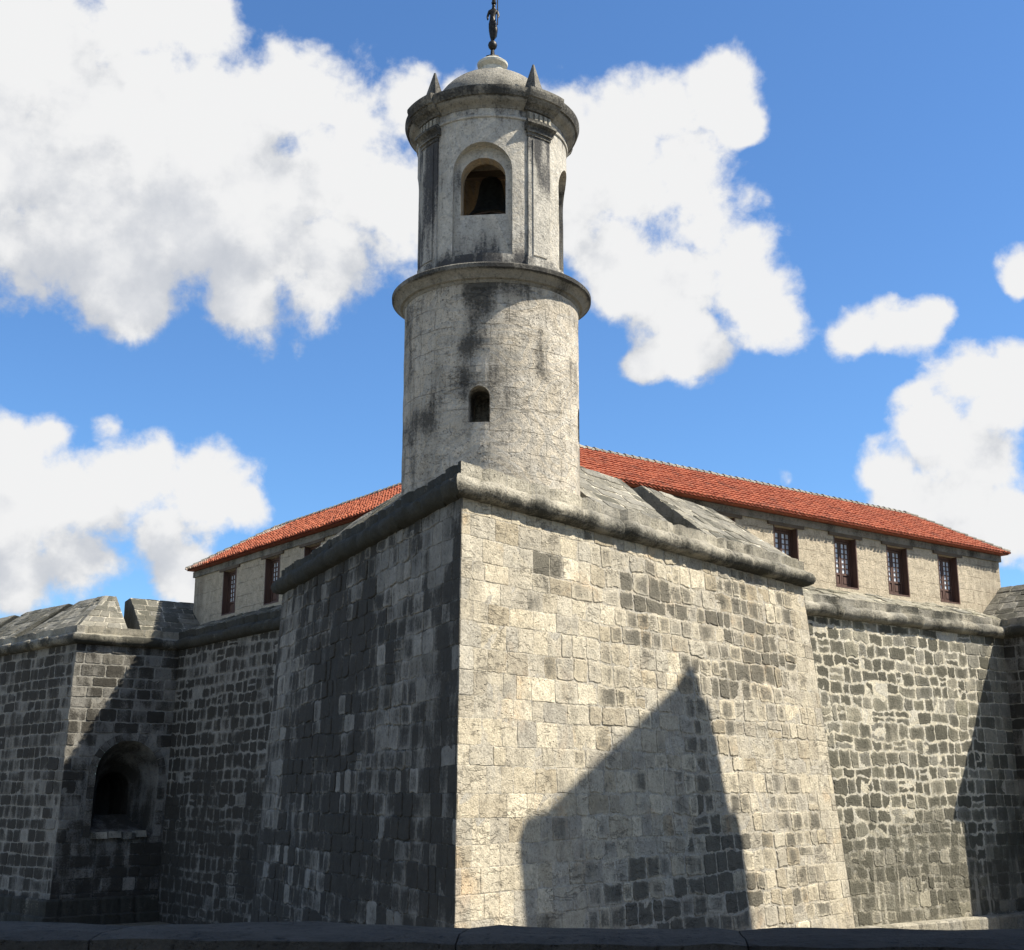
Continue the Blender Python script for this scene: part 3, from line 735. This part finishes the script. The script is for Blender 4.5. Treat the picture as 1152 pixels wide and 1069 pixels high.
def cutter(c, ex, ey, dims):
    mb = MB(); q = []
    for k in range(8):
        q.append(c + ex * dims[0] * ((k & 1) - .5) + ey * dims[1] * ((k >> 1 & 1) - .5) + Vector((0, 0, dims[2] * ((k >> 2) - .5))))
    mb.add(q, [(0, 2, 3, 1), (4, 5, 7, 6), (0, 1, 5, 4), (2, 6, 7, 3), (0, 4, 6, 2), (1, 3, 7, 5)])
    return mb.build('cut', 'facade')
e1v, e2v = Vector((E1.x, E1.y, 0)), Vector((E2.x, E2.y, 0))
zc = (WZ0 + WZ1) / 2
boolean(wr, [cutter(W(a, B0, zc), e1v, e2v, (WW, 1.3, WZ1 - WZ0)) for a in WINR])
boolean(wl, [cutter(W(A0, b, zc), e1v, e2v, (1.3, WW, WZ1 - WZ0)) for b in WINL if b > B0 + DEP])
def cr_wall(o):
    off = Vector(bar.location)
    def fn(co):
        p = co + off
        return (.5, .24 + (.30 if p.z > 9.75 else 0) + (.22 if p.z < 7.2 else 0))
    reattr(o, fn)
cr_wall(wr); cr_wall(wl)
# stone course under the eaves
def eave_band(name, pts):
    mb = MB(); cs = [W(*p) for p in pts]
    mb.add([at(p.xy, 9.64) for p in cs] + [at(p.xy, 9.90) for p in cs], [(0, 1, 2, 3), (4, 5, 6, 7), (0, 1, 5, 4), (1, 2, 6, 5), (2, 3, 7, 6), (3, 0, 4, 7)], 0, .4, .5)
    return mb.build(name, 'string_stone', bar)
eave_band('eave_band', [(A0 - .07, B0 - .08), (END + .08, B0 - .08), (END + .08, B0 + .5), (A0 + .5, B0 + .5)])
eave_band('eave_band', [(A0 - .08, B0 + .55), (A0 - .08, ENDL + .08), (A0 + .5, ENDL + .08), (A0 + .5, B0 + .55)])
# roof of barrel tiles
EO, RISE, ZE = 0.38, 1.83, 9.98
HALF = DEP / 2 + EO
oa, ob, oe = A0 - EO, B0 - EO, END + .24
rnd = random.Random(5)
roof = MB()
def tile_plane(eave0, eave1, ridge0, ridge1, sp=0.205, row=0.31, grey=None):
    e0, e1_, r0, r1 = [Vector(p) for p in (eave0, eave1, ridge0, ridge1)]
    L_ = (e1_ - e0).length; du = (e1_ - e0) / L_
    s0, s1 = (r0 - e0).dot(du), (r1 - e0).dot(du)
    up = (r0 - e0) - du * s0; hs = up.length; dup = up / hs
    n = du.cross(dup)
    if n.z < 0: n = -n
    roof.add([e0 - n * .03, e1_ - n * .03, r1 - n * .03, r0 - n * .03], [(0, 1, 2, 3)], 0, .2, .1)
    k = int(L_ / sp)
    for i in range(k):
        s = (i + .5) * L_ / k
        d1 = hs
        if s < s0: d1 = hs * s / s0
        if s > s1: d1 = min(d1, hs * (L_ - s) / (L_ - s1)) if L_ - s1 > 1e-6 else d1
        d = -0.07 + rnd.uniform(-.02, .02)
        while d < d1 - .05:
            dl = min(row + .07, d1 - d)
            tn = min(1, max(0, rnd.gauss(.5, .25))); r0_, r1_ = sp * .40, sp * .33
            cr_ = grey(s, d, d1) if grey else .05
            vs = []
            wob = rnd.uniform(-.012, .012); lw = rnd.uniform(-.006, .012)
            for (dd, rr, lf) in ((d, r0_, .035 + lw), (d + dl, r1_, .0 + lw)):
                for j in range(6):
                    a = pi * j / 5
                    vs.append(e0 + du * (s + wob + rr * cos(a)) + dup * dd + n * (lf + rr * sin(a) * .95))
            fs = [(j, j + 1, 7 + j, 6 + j) for j in range(5)] + [(5, 4, 3, 2, 1, 0)]
            roof.add(vs, fs, 0, tn, cr_)
            d += row
def WV(a, b, z): return W(a, b, z)
rz = ZE + RISE
ra, rb, re_ = oa + HALF, ob + HALF, oe - HALF + .35
ol = ENDL + .12; rl = ol - HALF + .5
tile_plane(WV(oa, ob, ZE), WV(oe, ob, ZE), WV(ra, rb, rz), WV(re_, rb, rz))
tile_plane(WV(oa, ob, ZE), WV(oa, ol, ZE), WV(ra, rb, rz), WV(ra, rl, rz), grey=lambda s, d, d1: .05 + (1.0 if s > 20.5 and d1 - d < 1.0 else 0) + (.4 if s > 23.2 else 0))
ia, ib = oa + 2 * HALF, ob + 2 * HALF
tile_plane(WV(oe, ob, ZE), WV(oe, ib, ZE), WV(re_, rb, rz), WV(re_, rb, rz))
tile_plane(WV(oa, ol, ZE), WV(ia, ol, ZE), WV(ra, rl, rz), WV(ra, rl, rz), grey=lambda s, d, d1: .5)
tile_plane(WV(ia, ib, ZE), WV(oe, ib, ZE), WV(ra, rb, rz), WV(re_, rb, rz))
tile_plane(WV(ia, ib, ZE), WV(ia, ol, ZE), WV(ra, rb, rz), WV(ra, rl, rz))
# close the roof from below
roof.add([WV(oa, ob, ZE - .05), WV(oe, ob, ZE - .05), WV(oe, ib, ZE - .05), WV(ia, ib, ZE - .05), WV(ia, ol, ZE - .05), WV(oa, ol, ZE - .05)], [(0, 1, 2, 3, 4, 5)], 0, .2, .3)
rf = roof.build('roof', 'tiles', bar)
rm = MB()
def ridge_row(p, q, rad=.13):
    p, q = Vector(p), Vector(q); L_ = (q - p).length; d = (q - p) / L_
    sd = d.cross(Vector((0, 0, 1))).normalized(); up = sd.cross(d)
    k = max(1, int(L_ / .36))
    for i in range(k):
        c0 = p + d * L_ * i / k; c1 = p + d * (L_ * (i + 1.15) / k)
        vs = []; lf = rnd.uniform(0, .02)
        for c, r_, l in ((c0, rad * 1.12, .03), (c1, rad * .95, .0)):
            for j in range(7):
                a = pi * j / 6; vs.append(c + sd * r_ * cos(a) + up * (r_ * sin(a) + l + lf - .02))
        rm.add(vs, [(j, j + 1, 8 + j, 7 + j) for j in range(6)] + [(6, 5, 4, 3, 2, 1, 0)], 0, rnd.random(), .05 + rnd.uniform(-.05, .25))
ridge_row(WV(ra, rb, rz), WV(re_, rb, rz)); ridge_row(WV(ra, rb, rz), WV(ra, rl, rz))
ridge_row(WV(oa, ob, ZE), WV(ra, rb, rz)); ridge_row(WV(oe, ob, ZE), WV(re_, rb, rz)); ridge_row(WV(oe, ib, ZE), WV(re_, rb, rz))
ridge_row(WV(oa, ol, ZE), WV(ra, rl, rz)); ridge_row(WV(ia, ol, ZE), WV(ra, rl, rz))
rm.build('ridge_tiles', 'merlon_stone', rf)

# windows: local x along the wall, y outward (-y is into the wall), z up from the sill
def make_window():
    HH = WZ1 - WZ0
    f = MB()
    for sx in (-1, 1): f.box((sx * (WW / 2 - .05), -.30, HH / 2), (.10, .14, HH - .002), None, 0)
    f.box((0, -.30, HH - .05), (WW - .202, .14, .098)); f.box((0, -.30, .05), (WW - .202, .16, .098))
    for sx in (-1, 1): f.box((sx * (WW / 2 - .028), -.105, HH / 2), (.055, .23, HH - .004))
    f.box((0, -.105, .026), (WW - .115, .23, .05))
    f.box((0, -.50, HH / 2), (WW - .004, .02, HH - .004), None, 1)
    fr = f.build('window', ['brown_wood', 'dark_room'], None)
    parts = []
    for sx in (-1, 1):
        s = MB(); g = MB()
        x0, x1 = (.115 - WW / 2, -.012) if sx < 0 else (.012, WW / 2 - .115)
        z0, z1 = .11, HH - .11; wd = x1 - x0
        zp = z0 + .46
        for x in (x0 + .035, x1 - .035): s.box((x, -.30, (z0 + z1) / 2), (.07, .06, z1 - z0))
        for z in (z0 + .04, zp, z1 - .04): s.box(((x0 + x1) / 2, -.30, z), (wd - .142, .055, .078))
        s.box(((x0 + x1) / 2, -.315, (z0 + zp) / 2), (wd - .142, .02, zp - z0 - .12))
        s.box(((x0 + x1) / 2, -.295, (z0 + zp) / 2), (wd - .24, .03, zp - z0 - .22))
        n = 6; zz0 = zp + .04; zz1 = z1 - .08
        for i in range(1, n):
            s.box(((x0 + x1) / 2, -.30, zz0 + (zz1 - zz0) * i / n), (wd - .142, .045, .036))
        s.box(((x0 + x1) / 2, -.297, (zz0 + zz1) / 2), (.036, .05, zz1 - zz0 - .002))
        g.box(((x0 + x1) / 2, -.315, (zz0 + zz1) / 2), (wd - .144, .008, zz1 - zz0 - .002))
        parts.append(s.build('shutter', 'brown_wood', fr, world=False)); parts.append(g.build('glass_panes', 'window_glass', fr, world=False))
    l = MB(); l.box((0, -.14, HH + .075), (WW + .62, .42, .145)); parts.append(l.build('lintel', 'old_timber', fr, world=False))
    return fr, parts
win0, wparts = make_window()
first = True
for wing, lst in ((0, WINR), (1, WINL)):
    for c in lst:
        if first: o = win0; first = False
        else:
            o = win0.copy(); COL.objects.link(o)
            for p in wparts:
                q = p.copy(); COL.objects.link(q); q.parent = o
        o.parent = bar
        loc = W(c, B0, WZ0) if wing == 0 else W(A0 - .004, c, WZ0)
        o.location = loc - Vector(bar.location)
        ang = atan2(E1.y, E1.x)
        # local +y must look outward: -E2 for the right wing, -E1 for the left wing
        n_ = -E2 if wing == 0 else -E1
        o.rotation_euler = (0, 0, atan2(n_.y, n_.x) - pi / 2)

# ------------------------------------------------------------------ bell tower
TX, TY = -0.518, 31.165
tw = thing('bell_tower', (TX, TY, 6.6), 'round weathered stone bell tower with arched belfry and small dome', 'tower')
PHI = radians(-6.5)
def tower_frame(o): return o
def cyl(r, z0, z1, n, m_, rfun=None):
    mb = MB(); vs = []
    for j in range(m_ + 1):
        for i in range(n):
            a = 2 * pi * i / n; z = z0 + (z1 - z0) * j / m_
            rr = r + (rfun(a, z) if rfun else 0); vs.append((TX + rr * sin(a), TY - rr * cos(a), z))
    fs = [(j * n + i, j * n + (i + 1) % n, (j + 1) * n + (i + 1) % n, (j + 1) * n + i) for j in range(m_) for i in range(n)]
    fs.append(tuple(range(n))); fs.append(tuple(m_ * n + i for i in range(n)))
    mb.add(vs, fs); return mb
def arch_cutter(phi, hw, z0, zs, zt, r0, r1):
    pts = arch_pts(0, hw, z0, zs, zt, 18); n = len(pts)
    rx, ry = Vector((cos(phi), sin(phi), 0)), Vector((sin(phi), -cos(phi), 0))
    mb = MB(); c = Vector((TX, TY, 0))
    vs = [c + rx * x + ry * r0 + Vector((0, 0, z)) for x, z in pts] + [c + rx * x + ry * r1 + Vector((0, 0, z)) for x, z in pts]
    fs = [tuple(range(n)), tuple(n + i for i in range(n))] + [(i, (i + 1) % n, n + (i + 1) % n, n + i) for i in range(n)]
    mb.add(vs, fs); return mb.build('cut', 'drum_plaster')
TL = Vector((0, 0, 0))
def wear(a, z): return 0.012 * nz3(sin(a) * 4, cos(a) * 4, z * 2) + 0.008 * nz3(sin(a) * 12, cos(a) * 12, z * 6)
drum = cyl(2.185, 6.6, 11.84, 128, 44, wear).build('drum', 'drum_plaster', tw, smooth=False)
boolean(drum, [arch_cutter(PHI + k * pi / 2, .25, 8.36, 8.98, 9.24, 1.0, 3.0) for k in range(4)])
def drum_attr(co):
    z = co.z + 6.6; a = atan2(co.x, -co.y); r = hypot(co.x, co.y)
    x = degrees_(a)
    c = .36 + .12 * nz3(sin(a) * 3, cos(a) * 3, z * .7)
    c += .25 * math.exp(-((x + 14 - 3 * (z - 10)) / 8) ** 2) * min(1, max(0, (z - 8.4) / 2.2))       # drip below the ring
    c += .42 * max(0, (z - 11.0) / .7) * math.exp(-((x - 6) / 30) ** 2)
    c += .25 * math.exp(-((x + 14) / 10) ** 2) * math.exp(-((z - 10.3) / .3) ** 2)
    c += .12 * math.exp(-((x + 60) / 30) ** 2) - .10 * math.exp(-((x - 45) / 35) ** 2)
    if r < 2.12: c = .6
    return (.45 + .5 * nz3(a * 2.0, z * 1.3, 3), c)
def degrees_(a): return a * 180 / pi
reattr(drum, drum_attr)
mb = MB()
RING = [(2.05, 11.78), (2.20, 11.80), (2.235, 11.86), (2.30, 11.88), (2.34, 11.94), (2.43, 12.02), (2.49, 12.05), (2.515, 12.07), (2.52, 12.16), (2.48, 12.20), (2.1, 12.27), (1.9, 12.33)]
RING = [(r_ + 0, z) for r_, z in RING]
mb.lathe(RING, 128, c=(TX, TY, 0), crust=lambda a, r, z: (.30 if z < 12.03 else .66) + .18 * nz3(sin(a) * 4, cos(a) * 4, z) + .18 * math.exp(-((degrees_(a) - 45) / 40) ** 2))
mb.build('ring_cornice', 'dark_moulding', tw, smooth=True)
bel = cyl(1.93, 12.22, 16.62, 128, 36, lambda a, z: .4 * wear(a, z)).build('belfry', ['belfry_plaster', 'belfry_inside'], tw)
cuts = [cyl(1.32, 13.2, 16.1, 64, 1).build('cut', 'drum_plaster')]
for k in range(4): cuts.append(arch_cutter(PHI + k * pi / 2, .735, 12.66, 14.88, 15.60, 1.66, 3.0))
for k in range(2): cuts.append(arch_cutter(PHI + k * pi / 2, .555, 13.78, 14.76, 15.30, -3.0, 3.0))
boolean(bel, cuts)
def bel_attr(co):
    z = co.z + 6.6; a = atan2(co.x, -co.y); r = hypot(co.x, co.y); x = degrees_(a)
    c = .33 + .12 * nz3(sin(a) * 3, cos(a) * 3, z)
    c += .35 * max(0, (16.9 - z - 4.0) / .4 if z < 12.9 else 0) + .22 * max(0, (z - 16.0) / .6)
    c += .22 * math.exp(-((x + 70) / 25) ** 2) + .2 * math.exp(-((x - 32) / 3) ** 2)  # the narrow stripe paints the shadow beside the right pilaster
    if r < 1.62: c = .34
    return (.5 + .5 * nz3(a * 2, z, 6), c)
reattr(bel, bel_attr)
for p_ in bel.data.polygons:
    p_.material_index = 1 if hypot(p_.center.x, p_.center.y) < 1.60 else 0
# architrave line
mb = MB(); mb.lathe([(1.90, 16.24), (1.965, 16.26), (1.975, 16.30), (1.94, 16.34), (1.90, 16.35)], 96, c=(TX, TY, 0), crust=.36); mb.build('architrave', 'belfry_plaster', tw, smooth=True)
def cor_cr(a, r, z): return .40 + (.24 if z > 16.7 else 0.0) + .2 * nz3(sin(a) * 5, cos(a) * 5, z * 2)
CORN = [(1.88, 16.50), (1.95, 16.52), (1.98, 16.57), (2.02, 16.60), (2.10, 16.64), (2.16, 16.70), (2.18, 16.74), (2.22, 16.75), (2.26, 16.84), (2.28, 16.90), (2.28, 16.97), (2.22, 17.00), (1.6, 17.12)]
mb = MB(); mb.lathe(CORN, 128, c=(TX, TY, 0), crust=cor_cr); mb.build('cornice', 'dark_moulding', tw, smooth=True)
for k in range(4):
    ph = PHI + radians(44) + k * pi / 2
    hw = radians(10.0)
    mb = MB()
    def arcblock(r0, r1, z0, z1, h0, crust=.4, steps=6):
        mb.lathe([(r0, z0), (r1, z0), (r1, z1), (r0, z1)], steps, ph - h0, ph + h0, 0, .5, crust, (TX, TY, 0), ends=True)
    arcblock(1.88, 2.045, 12.28, 12.62, hw * 1.12, .55)
    pc = lambda a, r, z: (.52 if k == 3 else .40) + .28 * nz3(a * 9, z * 1.2, k) + .25 * max(0, (z - 15.2) / .6)
    arcblock(1.88, 1.985, 12.62, 15.86, hw * .98, pc)
    arcblock(1.975, 2.012, 12.70, 15.78, hw * .62, pc)
    mb.build('pilaster', 'belfry_plaster', tw)
    mb = MB()
    arcblock(1.88, 2.01, 15.86, 15.95, hw * 1.04, .6)
    arcblock(1.88, 2.05, 15.95, 16.00, hw * 1.10, .55)
    mb.lathe([(1.88, 16.0), (2.04, 16.0), (2.07, 16.08), (2.16, 16.14), (2.16, 16.20), (1.88, 16.20)], 6, ph - hw * 1.22, ph + hw * 1.22, 0, .5, .66, (TX, TY, 0), ends=True)
    arcblock(1.88, 2.10, 16.20, 16.24, hw * 1.16, .5)
    arcblock(1.88, 2.06, 16.24, 16.29, hw * 1.12, .7)
    for q in range(5):
        a_ = ph + hw * (q - 2) * .42
        mb.lathe([(1.88, 16.29), (2.05, 16.29), (2.04, 16.48), (1.88, 16.48)], 1, a_ - hw * .12, a_ + hw * .12, 0, .7, .15, (TX, TY, 0), ends=True)
    arcblock(1.88, 2.01, 16.29, 16.50, hw * 1.05, .45)
    mb.build('capital', 'dark_moulding', tw)
    mb = MB()
    mb.lathe([(r_ + (.09 if 0 < i < len(CORN) - 1 else 0), z_ + .012) for i, (r_, z_) in enumerate(CORN)], 8, ph - hw * 1.3, ph + hw * 1.3, 0, .5, .64, (TX, TY, 0), ends=True)
    mb.build('cornice_break', 'dark_moulding', tw)
    # pinnacle: square base and pyramid
    pa = ph - radians(1.5); c = (TX + 1.80 * sin(pa), TY - 1.80 * cos(pa), 17.06); R = Matrix.Rotation(pa + radians(18), 3, 'Z')
    mb = MB(); mb.box((c[0], c[1], 17.13), (.42, .42, .18), R, 0, .3, .75, .94)
    mb.box((c[0], c[1], 17.60), (.36, .36, .76), R, 0, .4, .58, .10)
    mb.build('pinnacle', 'dark_moulding', tw)
mb = MB(); pr = [(1.66, 17.04), (1.60, 17.2)]
for i in range(15):
    a = pi / 2 * i / 14; pr.append((1.56 * cos(a), 17.22 + 1.24 * sin(a)))
mb.lathe(pr, 96, c=(TX, TY, 0), crust=lambda a, r, z: .38 + .30 * nz3(sin(a) * r * 2.2, cos(a) * r * 2.2, z * 2)); mb.build('dome', 'dark_moulding', tw, smooth=True)
mb = MB(); mb.lathe([(.31, 18.36), (.30, 18.72), (.33, 18.74), (.40, 18.80), (.41, 18.86), (.34, 18.92), (.24, 18.98), (.20, 19.03), (.0, 19.04)], 40, c=(TX, TY, 0), crust=.14); mb.build('dome_plinth', 'limewash', tw, smooth=False)

# ------------------------------------------------------------------ bell
bl_ = thing('bell', (TX - .02, TY, 14.36), 'dark bronze bell hanging in the arched opening of the belfry', 'bell')
bc = (TX - .02, TY, 14.36)
mb = MB(); mb.lathe([(.0, .30), (.50, .02), (.60, .0), (.64, .03), (.59, .11), (.47, .27), (.385, .48), (.335, .74), (.305, .96), (.26, 1.10), (.16, 1.18), (0, 1.20)], 48, c=bc); mb.build('bell_body', 'bell_bronze', bl_, smooth=True)
mb = MB(); mb.lathe([(0, -.06), (.05, -.04), (.06, .02), (.03, .08), (.02, .3)], 16, c=bc); mb.build('clapper', 'bell_bronze', bl_, smooth=True)
mb = MB(); Rp = Matrix.Rotation(PHI, 3, 'Z'); mb.box((bc[0], bc[1], 15.66), (2.66, .18, .18), Rp)
for sx in (-.09, .09): mb.box(Vector((bc[0], bc[1], 15.46)) + Rp @ Vector((sx, 0, 0)), (.04, .10, .16), Rp)
mb.build('yoke', 'old_timber', bl_)

# ------------------------------------------------------------------ weather vane statue
sx_, sy_, sz_ = TX + .0, TY, 19.03
stt = thing('statue', (sx_, sy_, sz_), 'slender dark bronze figure standing on a ball at the very top of the tower', 'statue')
mb = MB()
mb.lathe([(.24, -.03), (.22, .02), (.12, .06), (.06, .13), (.05, .24), (.035, .30)], 8, c=(sx_, sy_, sz_)); mb.build('pedestal', 'bronze', stt)
mb = MB(); mb.lathe([(.0, .27), (.06, .285), (.105, .34), (.125, .41), (.105, .48), (.06, .535), (0, .55)], 24, c=(sx_, sy_, sz_)); mb.build('ball', 'bronze', stt, smooth=True)
def skin_fig(name, verts, edges, radii, mat, parent, root=0, sub=1):
    me = bpy.data.meshes.new(name); me.from_pydata(verts, edges, []); o = bpy.data.objects.new(name, me); COL.objects.link(o)
    md = o.modifiers.new('skin', 'SKIN'); md.use_smooth_shade = True
    for i, sv in enumerate(me.skin_vertices[0].data):
        r = radii[i]; sv.radius = r if isinstance(r, tuple) else (r, r); sv.use_root = (i == root)
    sd = o.modifiers.new('sub', 'SUBSURF'); sd.levels = sub; sd.render_levels = sub
    dg = bpy.context.evaluated_depsgraph_get(); dg.update()
    nm = bpy.data.meshes.new_from_object(o.evaluated_get(dg), depsgraph=dg); o.modifiers.clear(); o.data = nm
    nm.materials.clear(); nm.materials.append(MATS[mat]); o.parent = parent
    return o
z_ = .55
V = [(0, 0, z_ + .62), (.0, .0, z_ + .46), (-.03, -.01, z_ + .22), (-.02, -.01, z_ + .02), (.05, -.03, z_ + .44), (.08, -.08, z_ + .24), (.03, -.04, z_ + .04),
     (.005, 0, z_ + .78), (.015, 0, z_ + .90), (.02, 0, z_ + .965), (.025, -.01, z_ + 1.04), (.03, -.01, z_ + 1.11),
     (-.09, 0, z_ + .88), (-.14, -.02, z_ + .70), (-.13, -.09, z_ + .56), (.12, 0, z_ + .88), (.16, -.03, z_ + .71), (.13, -.11, z_ + .62)]
Ed = [(0, 1), (1, 2), (2, 3), (1, 4), (4, 5), (5, 6), (0, 7), (7, 8), (8, 9), (9, 10), (10, 11), (8, 12), (12, 13), (13, 14), (8, 15), (15, 16), (16, 17)]
Rd = [.085, .10, .055, .035, .075, .05, .03, .085, .075, .034, .058, .04, .045, .033, .022, .045, .033, .022]
skin_fig('figure', V, Ed, Rd, 'bronze', stt, 0, 1)
# robe: gathered skirt lifted over the right knee
mb = MB(); vs = []; n = 28; lev = [(.70, .085, 0), (.60, .10, 0), (.48, .125, .0), (.34, .13, .03), (.20, .10, .06), (.08, .075, .07), (.0, .05, .02)]
for (zz, r_, k_) in lev:
    for i in range(n):
        a = 2 * pi * i / n; q = r_ * (1 + .10 * sin(a * 7 + zz * 9)) + k_ * max(0, sin(a)) * .9
        vs.append((sx_ + q * sin(a) * .82, sy_ - q * cos(a) * .8, sz_ + z_ + zz + .05 * max(0, sin(a)) * (zz < .3)))
mb.add(vs, [(j * n + i, j * n + (i + 1) % n, (j + 1) * n + (i + 1) % n, (j + 1) * n + i) for j in range(len(lev) - 1) for i in range(n)]); mb.build('robe', 'bronze', stt, smooth=True)
mb = MB(); mb.lathe([(.016, .35), (.016, 1.35), (.0, 1.36)], 8, c=(sx_ + .13, sy_ - .12, sz_ + z_ + .05)); mb.box((sx_ + .13, sy_ - .12, sz_ + z_ + 1.28), (.24, .03, .03)); mb.build('cross_staff', 'bronze', stt)
mb = MB(); mb.lathe([(.062, 1.10), (.07, 1.14), (.05, 1.17), (.055, 1.22), (.0, 1.23)], 10, c=(sx_ + .03, sy_ - .01, sz_ + z_)); mb.build('crown', 'bronze', stt)

# ------------------------------------------------------------------ street parapet in the foreground
pd = Vector((1.0, -0.092, 0)).normalized(); pn = Vector((pd.y * -1, pd.x, 0))
pw = thing('parapet_wall', (0, 5.25, -1.65), 'low shade-darkened stone parapet along the street at the bottom of the photo', 'parapet')
Rz = Matrix.Rotation(atan2(pd.y, pd.x), 3, 'Z')
mb = MB(); rr = random.Random(3)
c0 = Vector((0, 5.245, 0))
x = -9.0
cop = MB()
while x < 7.0:
    wd = rr.uniform(1.0, 1.7); n = 9; m_ = 5
    vs = []; q0 = c0 + pd * (x + .003); tn = rr.random()
    for j in range(m_ + 1):
        for i in range(n + 1):
            u_ = (wd - .006) * i / n; v_ = -.275 + .55 * j / m_
            e = .012 * nz3((x + u_) * 3, v_ * 3, 1) + .008 * nz3((x + u_) * 9, v_ * 9, 2)
            if j in (0, m_): e -= .018
            if i in (0, n): e -= .006
            p = q0 + pd * u_ + pn * (v_ + (.015 * nz3((x + u_) * 4, j, 5) if j in (0, m_) else 0))
            vs.append((p.x, p.y, -.50 + e))
    fs = [(j * (n + 1) + i, j * (n + 1) + i + 1, (j + 1) * (n + 1) + i + 1, (j + 1) * (n + 1) + i) for j in range(m_) for i in range(n)]
    k = len(vs)
    rim = [i for i in range(n + 1)] + [(j + 1) * (n + 1) - 1 for j in range(1, m_ + 1)] + [m_ * (n + 1) + i for i in reversed(range(n))] + [j * (n + 1) for j in reversed(range(1, m_))]
    vs += [(vs[i][0], vs[i][1], -.66) for i in rim]
    for i in range(len(rim)):
        j = (i + 1) % len(rim); fs.append((rim[i], rim[j], k + j, k + i))
    cop.add(vs, fs, 0, tn, .3 + rr.uniform(-.1, .15)); x += wd
cop.build('coping', 'street_stone', pw)
mb.box(c0 + pd * -1.0 + Vector((0, 0, -1.155)), (16, .44, .99), Rz, 0, .5, .4); mb.build('wall_body', 'street_stone', pw)

# ------------------------------------------------------------------ houses across the street, outside the frame (they throw the shadows; the one beside the camera is added to shade the parapet)
uR = (SR - S).normalized()
SH = [(1.10, -4.2), (1.25, -0.89), (1.57, -0.42), (2.28, -0.28), (7.77, 2.57), (8.39, 3.02), (8.62, 3.24), (8.92, 3.22), (9.02, 2.65), (9.43, 2.22), (9.95, -0.34), (10.31, -0.38), (10.48, -1.11), (10.40, -4.2)]
LH = 15.0; lam = LH / cos(SUN_EL)
def back(t, z, extra=0.0):
    p = S + uR * t + N1 * KR * (H - z); q = Vector((p.x, p.y, z)) + SUN * lam
    return q
front_ = [back(t, z) for (t, z) in SH]
for i in (0, len(front_) - 1): front_[i] = Vector((front_[i].x, front_[i].y, -1.65))
hd = Vector((sin(SUN_AZ), cos(SUN_AZ), 0))
def extrude(name, mat, poly, dvec, parent):
    n = len(poly); mb = MB()
    mb.add(list(poly) + [p + dvec for p in poly], [tuple(range(n)), tuple(n + i for i in range(n))] + [(i, (i + 1) % n, n + (i + 1) % n, n + i) for i in range(n)], 0, .5, .3)
    return mb.build(name, mat, parent)
h1 = thing('gabled_house', (front_[0].x, front_[0].y, -1.65), 'tall gabled stone house across the moat, whose peaked shadow falls on the bastion', 'house')
extrude('wall', 'house_plaster', front_, hd * 7, h1)
fu = Vector((uR.x, uR.y, 0)); fn = Vector((-N1.x, -N1.y, 0))
for zz in (1.5, 5.5, 9.5, 13.5):
    for t in (1.6, 4.4, 7.2):
        c = front_[0] + fu * t + Vector((0, 0, zz + 1.65))
        Rw = Matrix(((fu.x, fn.x, 0), (fu.y, fn.y, 0), (0, 0, 1)))
        mb = MB(); mb.box(c + fn * .0, (1.2, .12, 2.2), Rw, 0); mb.box(c + fn * .0, (.9, .14, 1.9), Rw, 1); mb.box(c + Vector((0, 0, -1.2)), (1.5, .3, .15), Rw, 0)
        mb.build('window', ['brown_wood', 'window_glass'], h1)
h2 = thing('shade_house', (14, -4, -1.65), 'unseen four storey plastered house added right of the camera to shade the parapet', 'house')
mb = MB(); mb.box((14, -4.0, 5.4), (11, 17.6, 14.1), None, 0, .5, .3); mb.build('wall', 'house_plaster', h2)
mb = MB(); mb.box((14, -4.0, 12.62), (11.8, 18.4, .35), None, 0, .5, .5); mb.build('cornice', 'dark_moulding', h2)
for zz in (.4, 4.6, 8.8):
    for yy in (-10.5, -6.2, -1.9, 2.4):
        mb = MB(); mb.box((8.48, yy, zz), (.14, 1.3, 2.3), None, 0); mb.box((8.47, yy, zz), (.16, 1.0, 2.0), None, 1); mb.box((8.42, yy, zz - 1.25), (.34, 1.6, .16), None, 0)
        mb.build('window', ['brown_wood', 'window_glass'], h2)
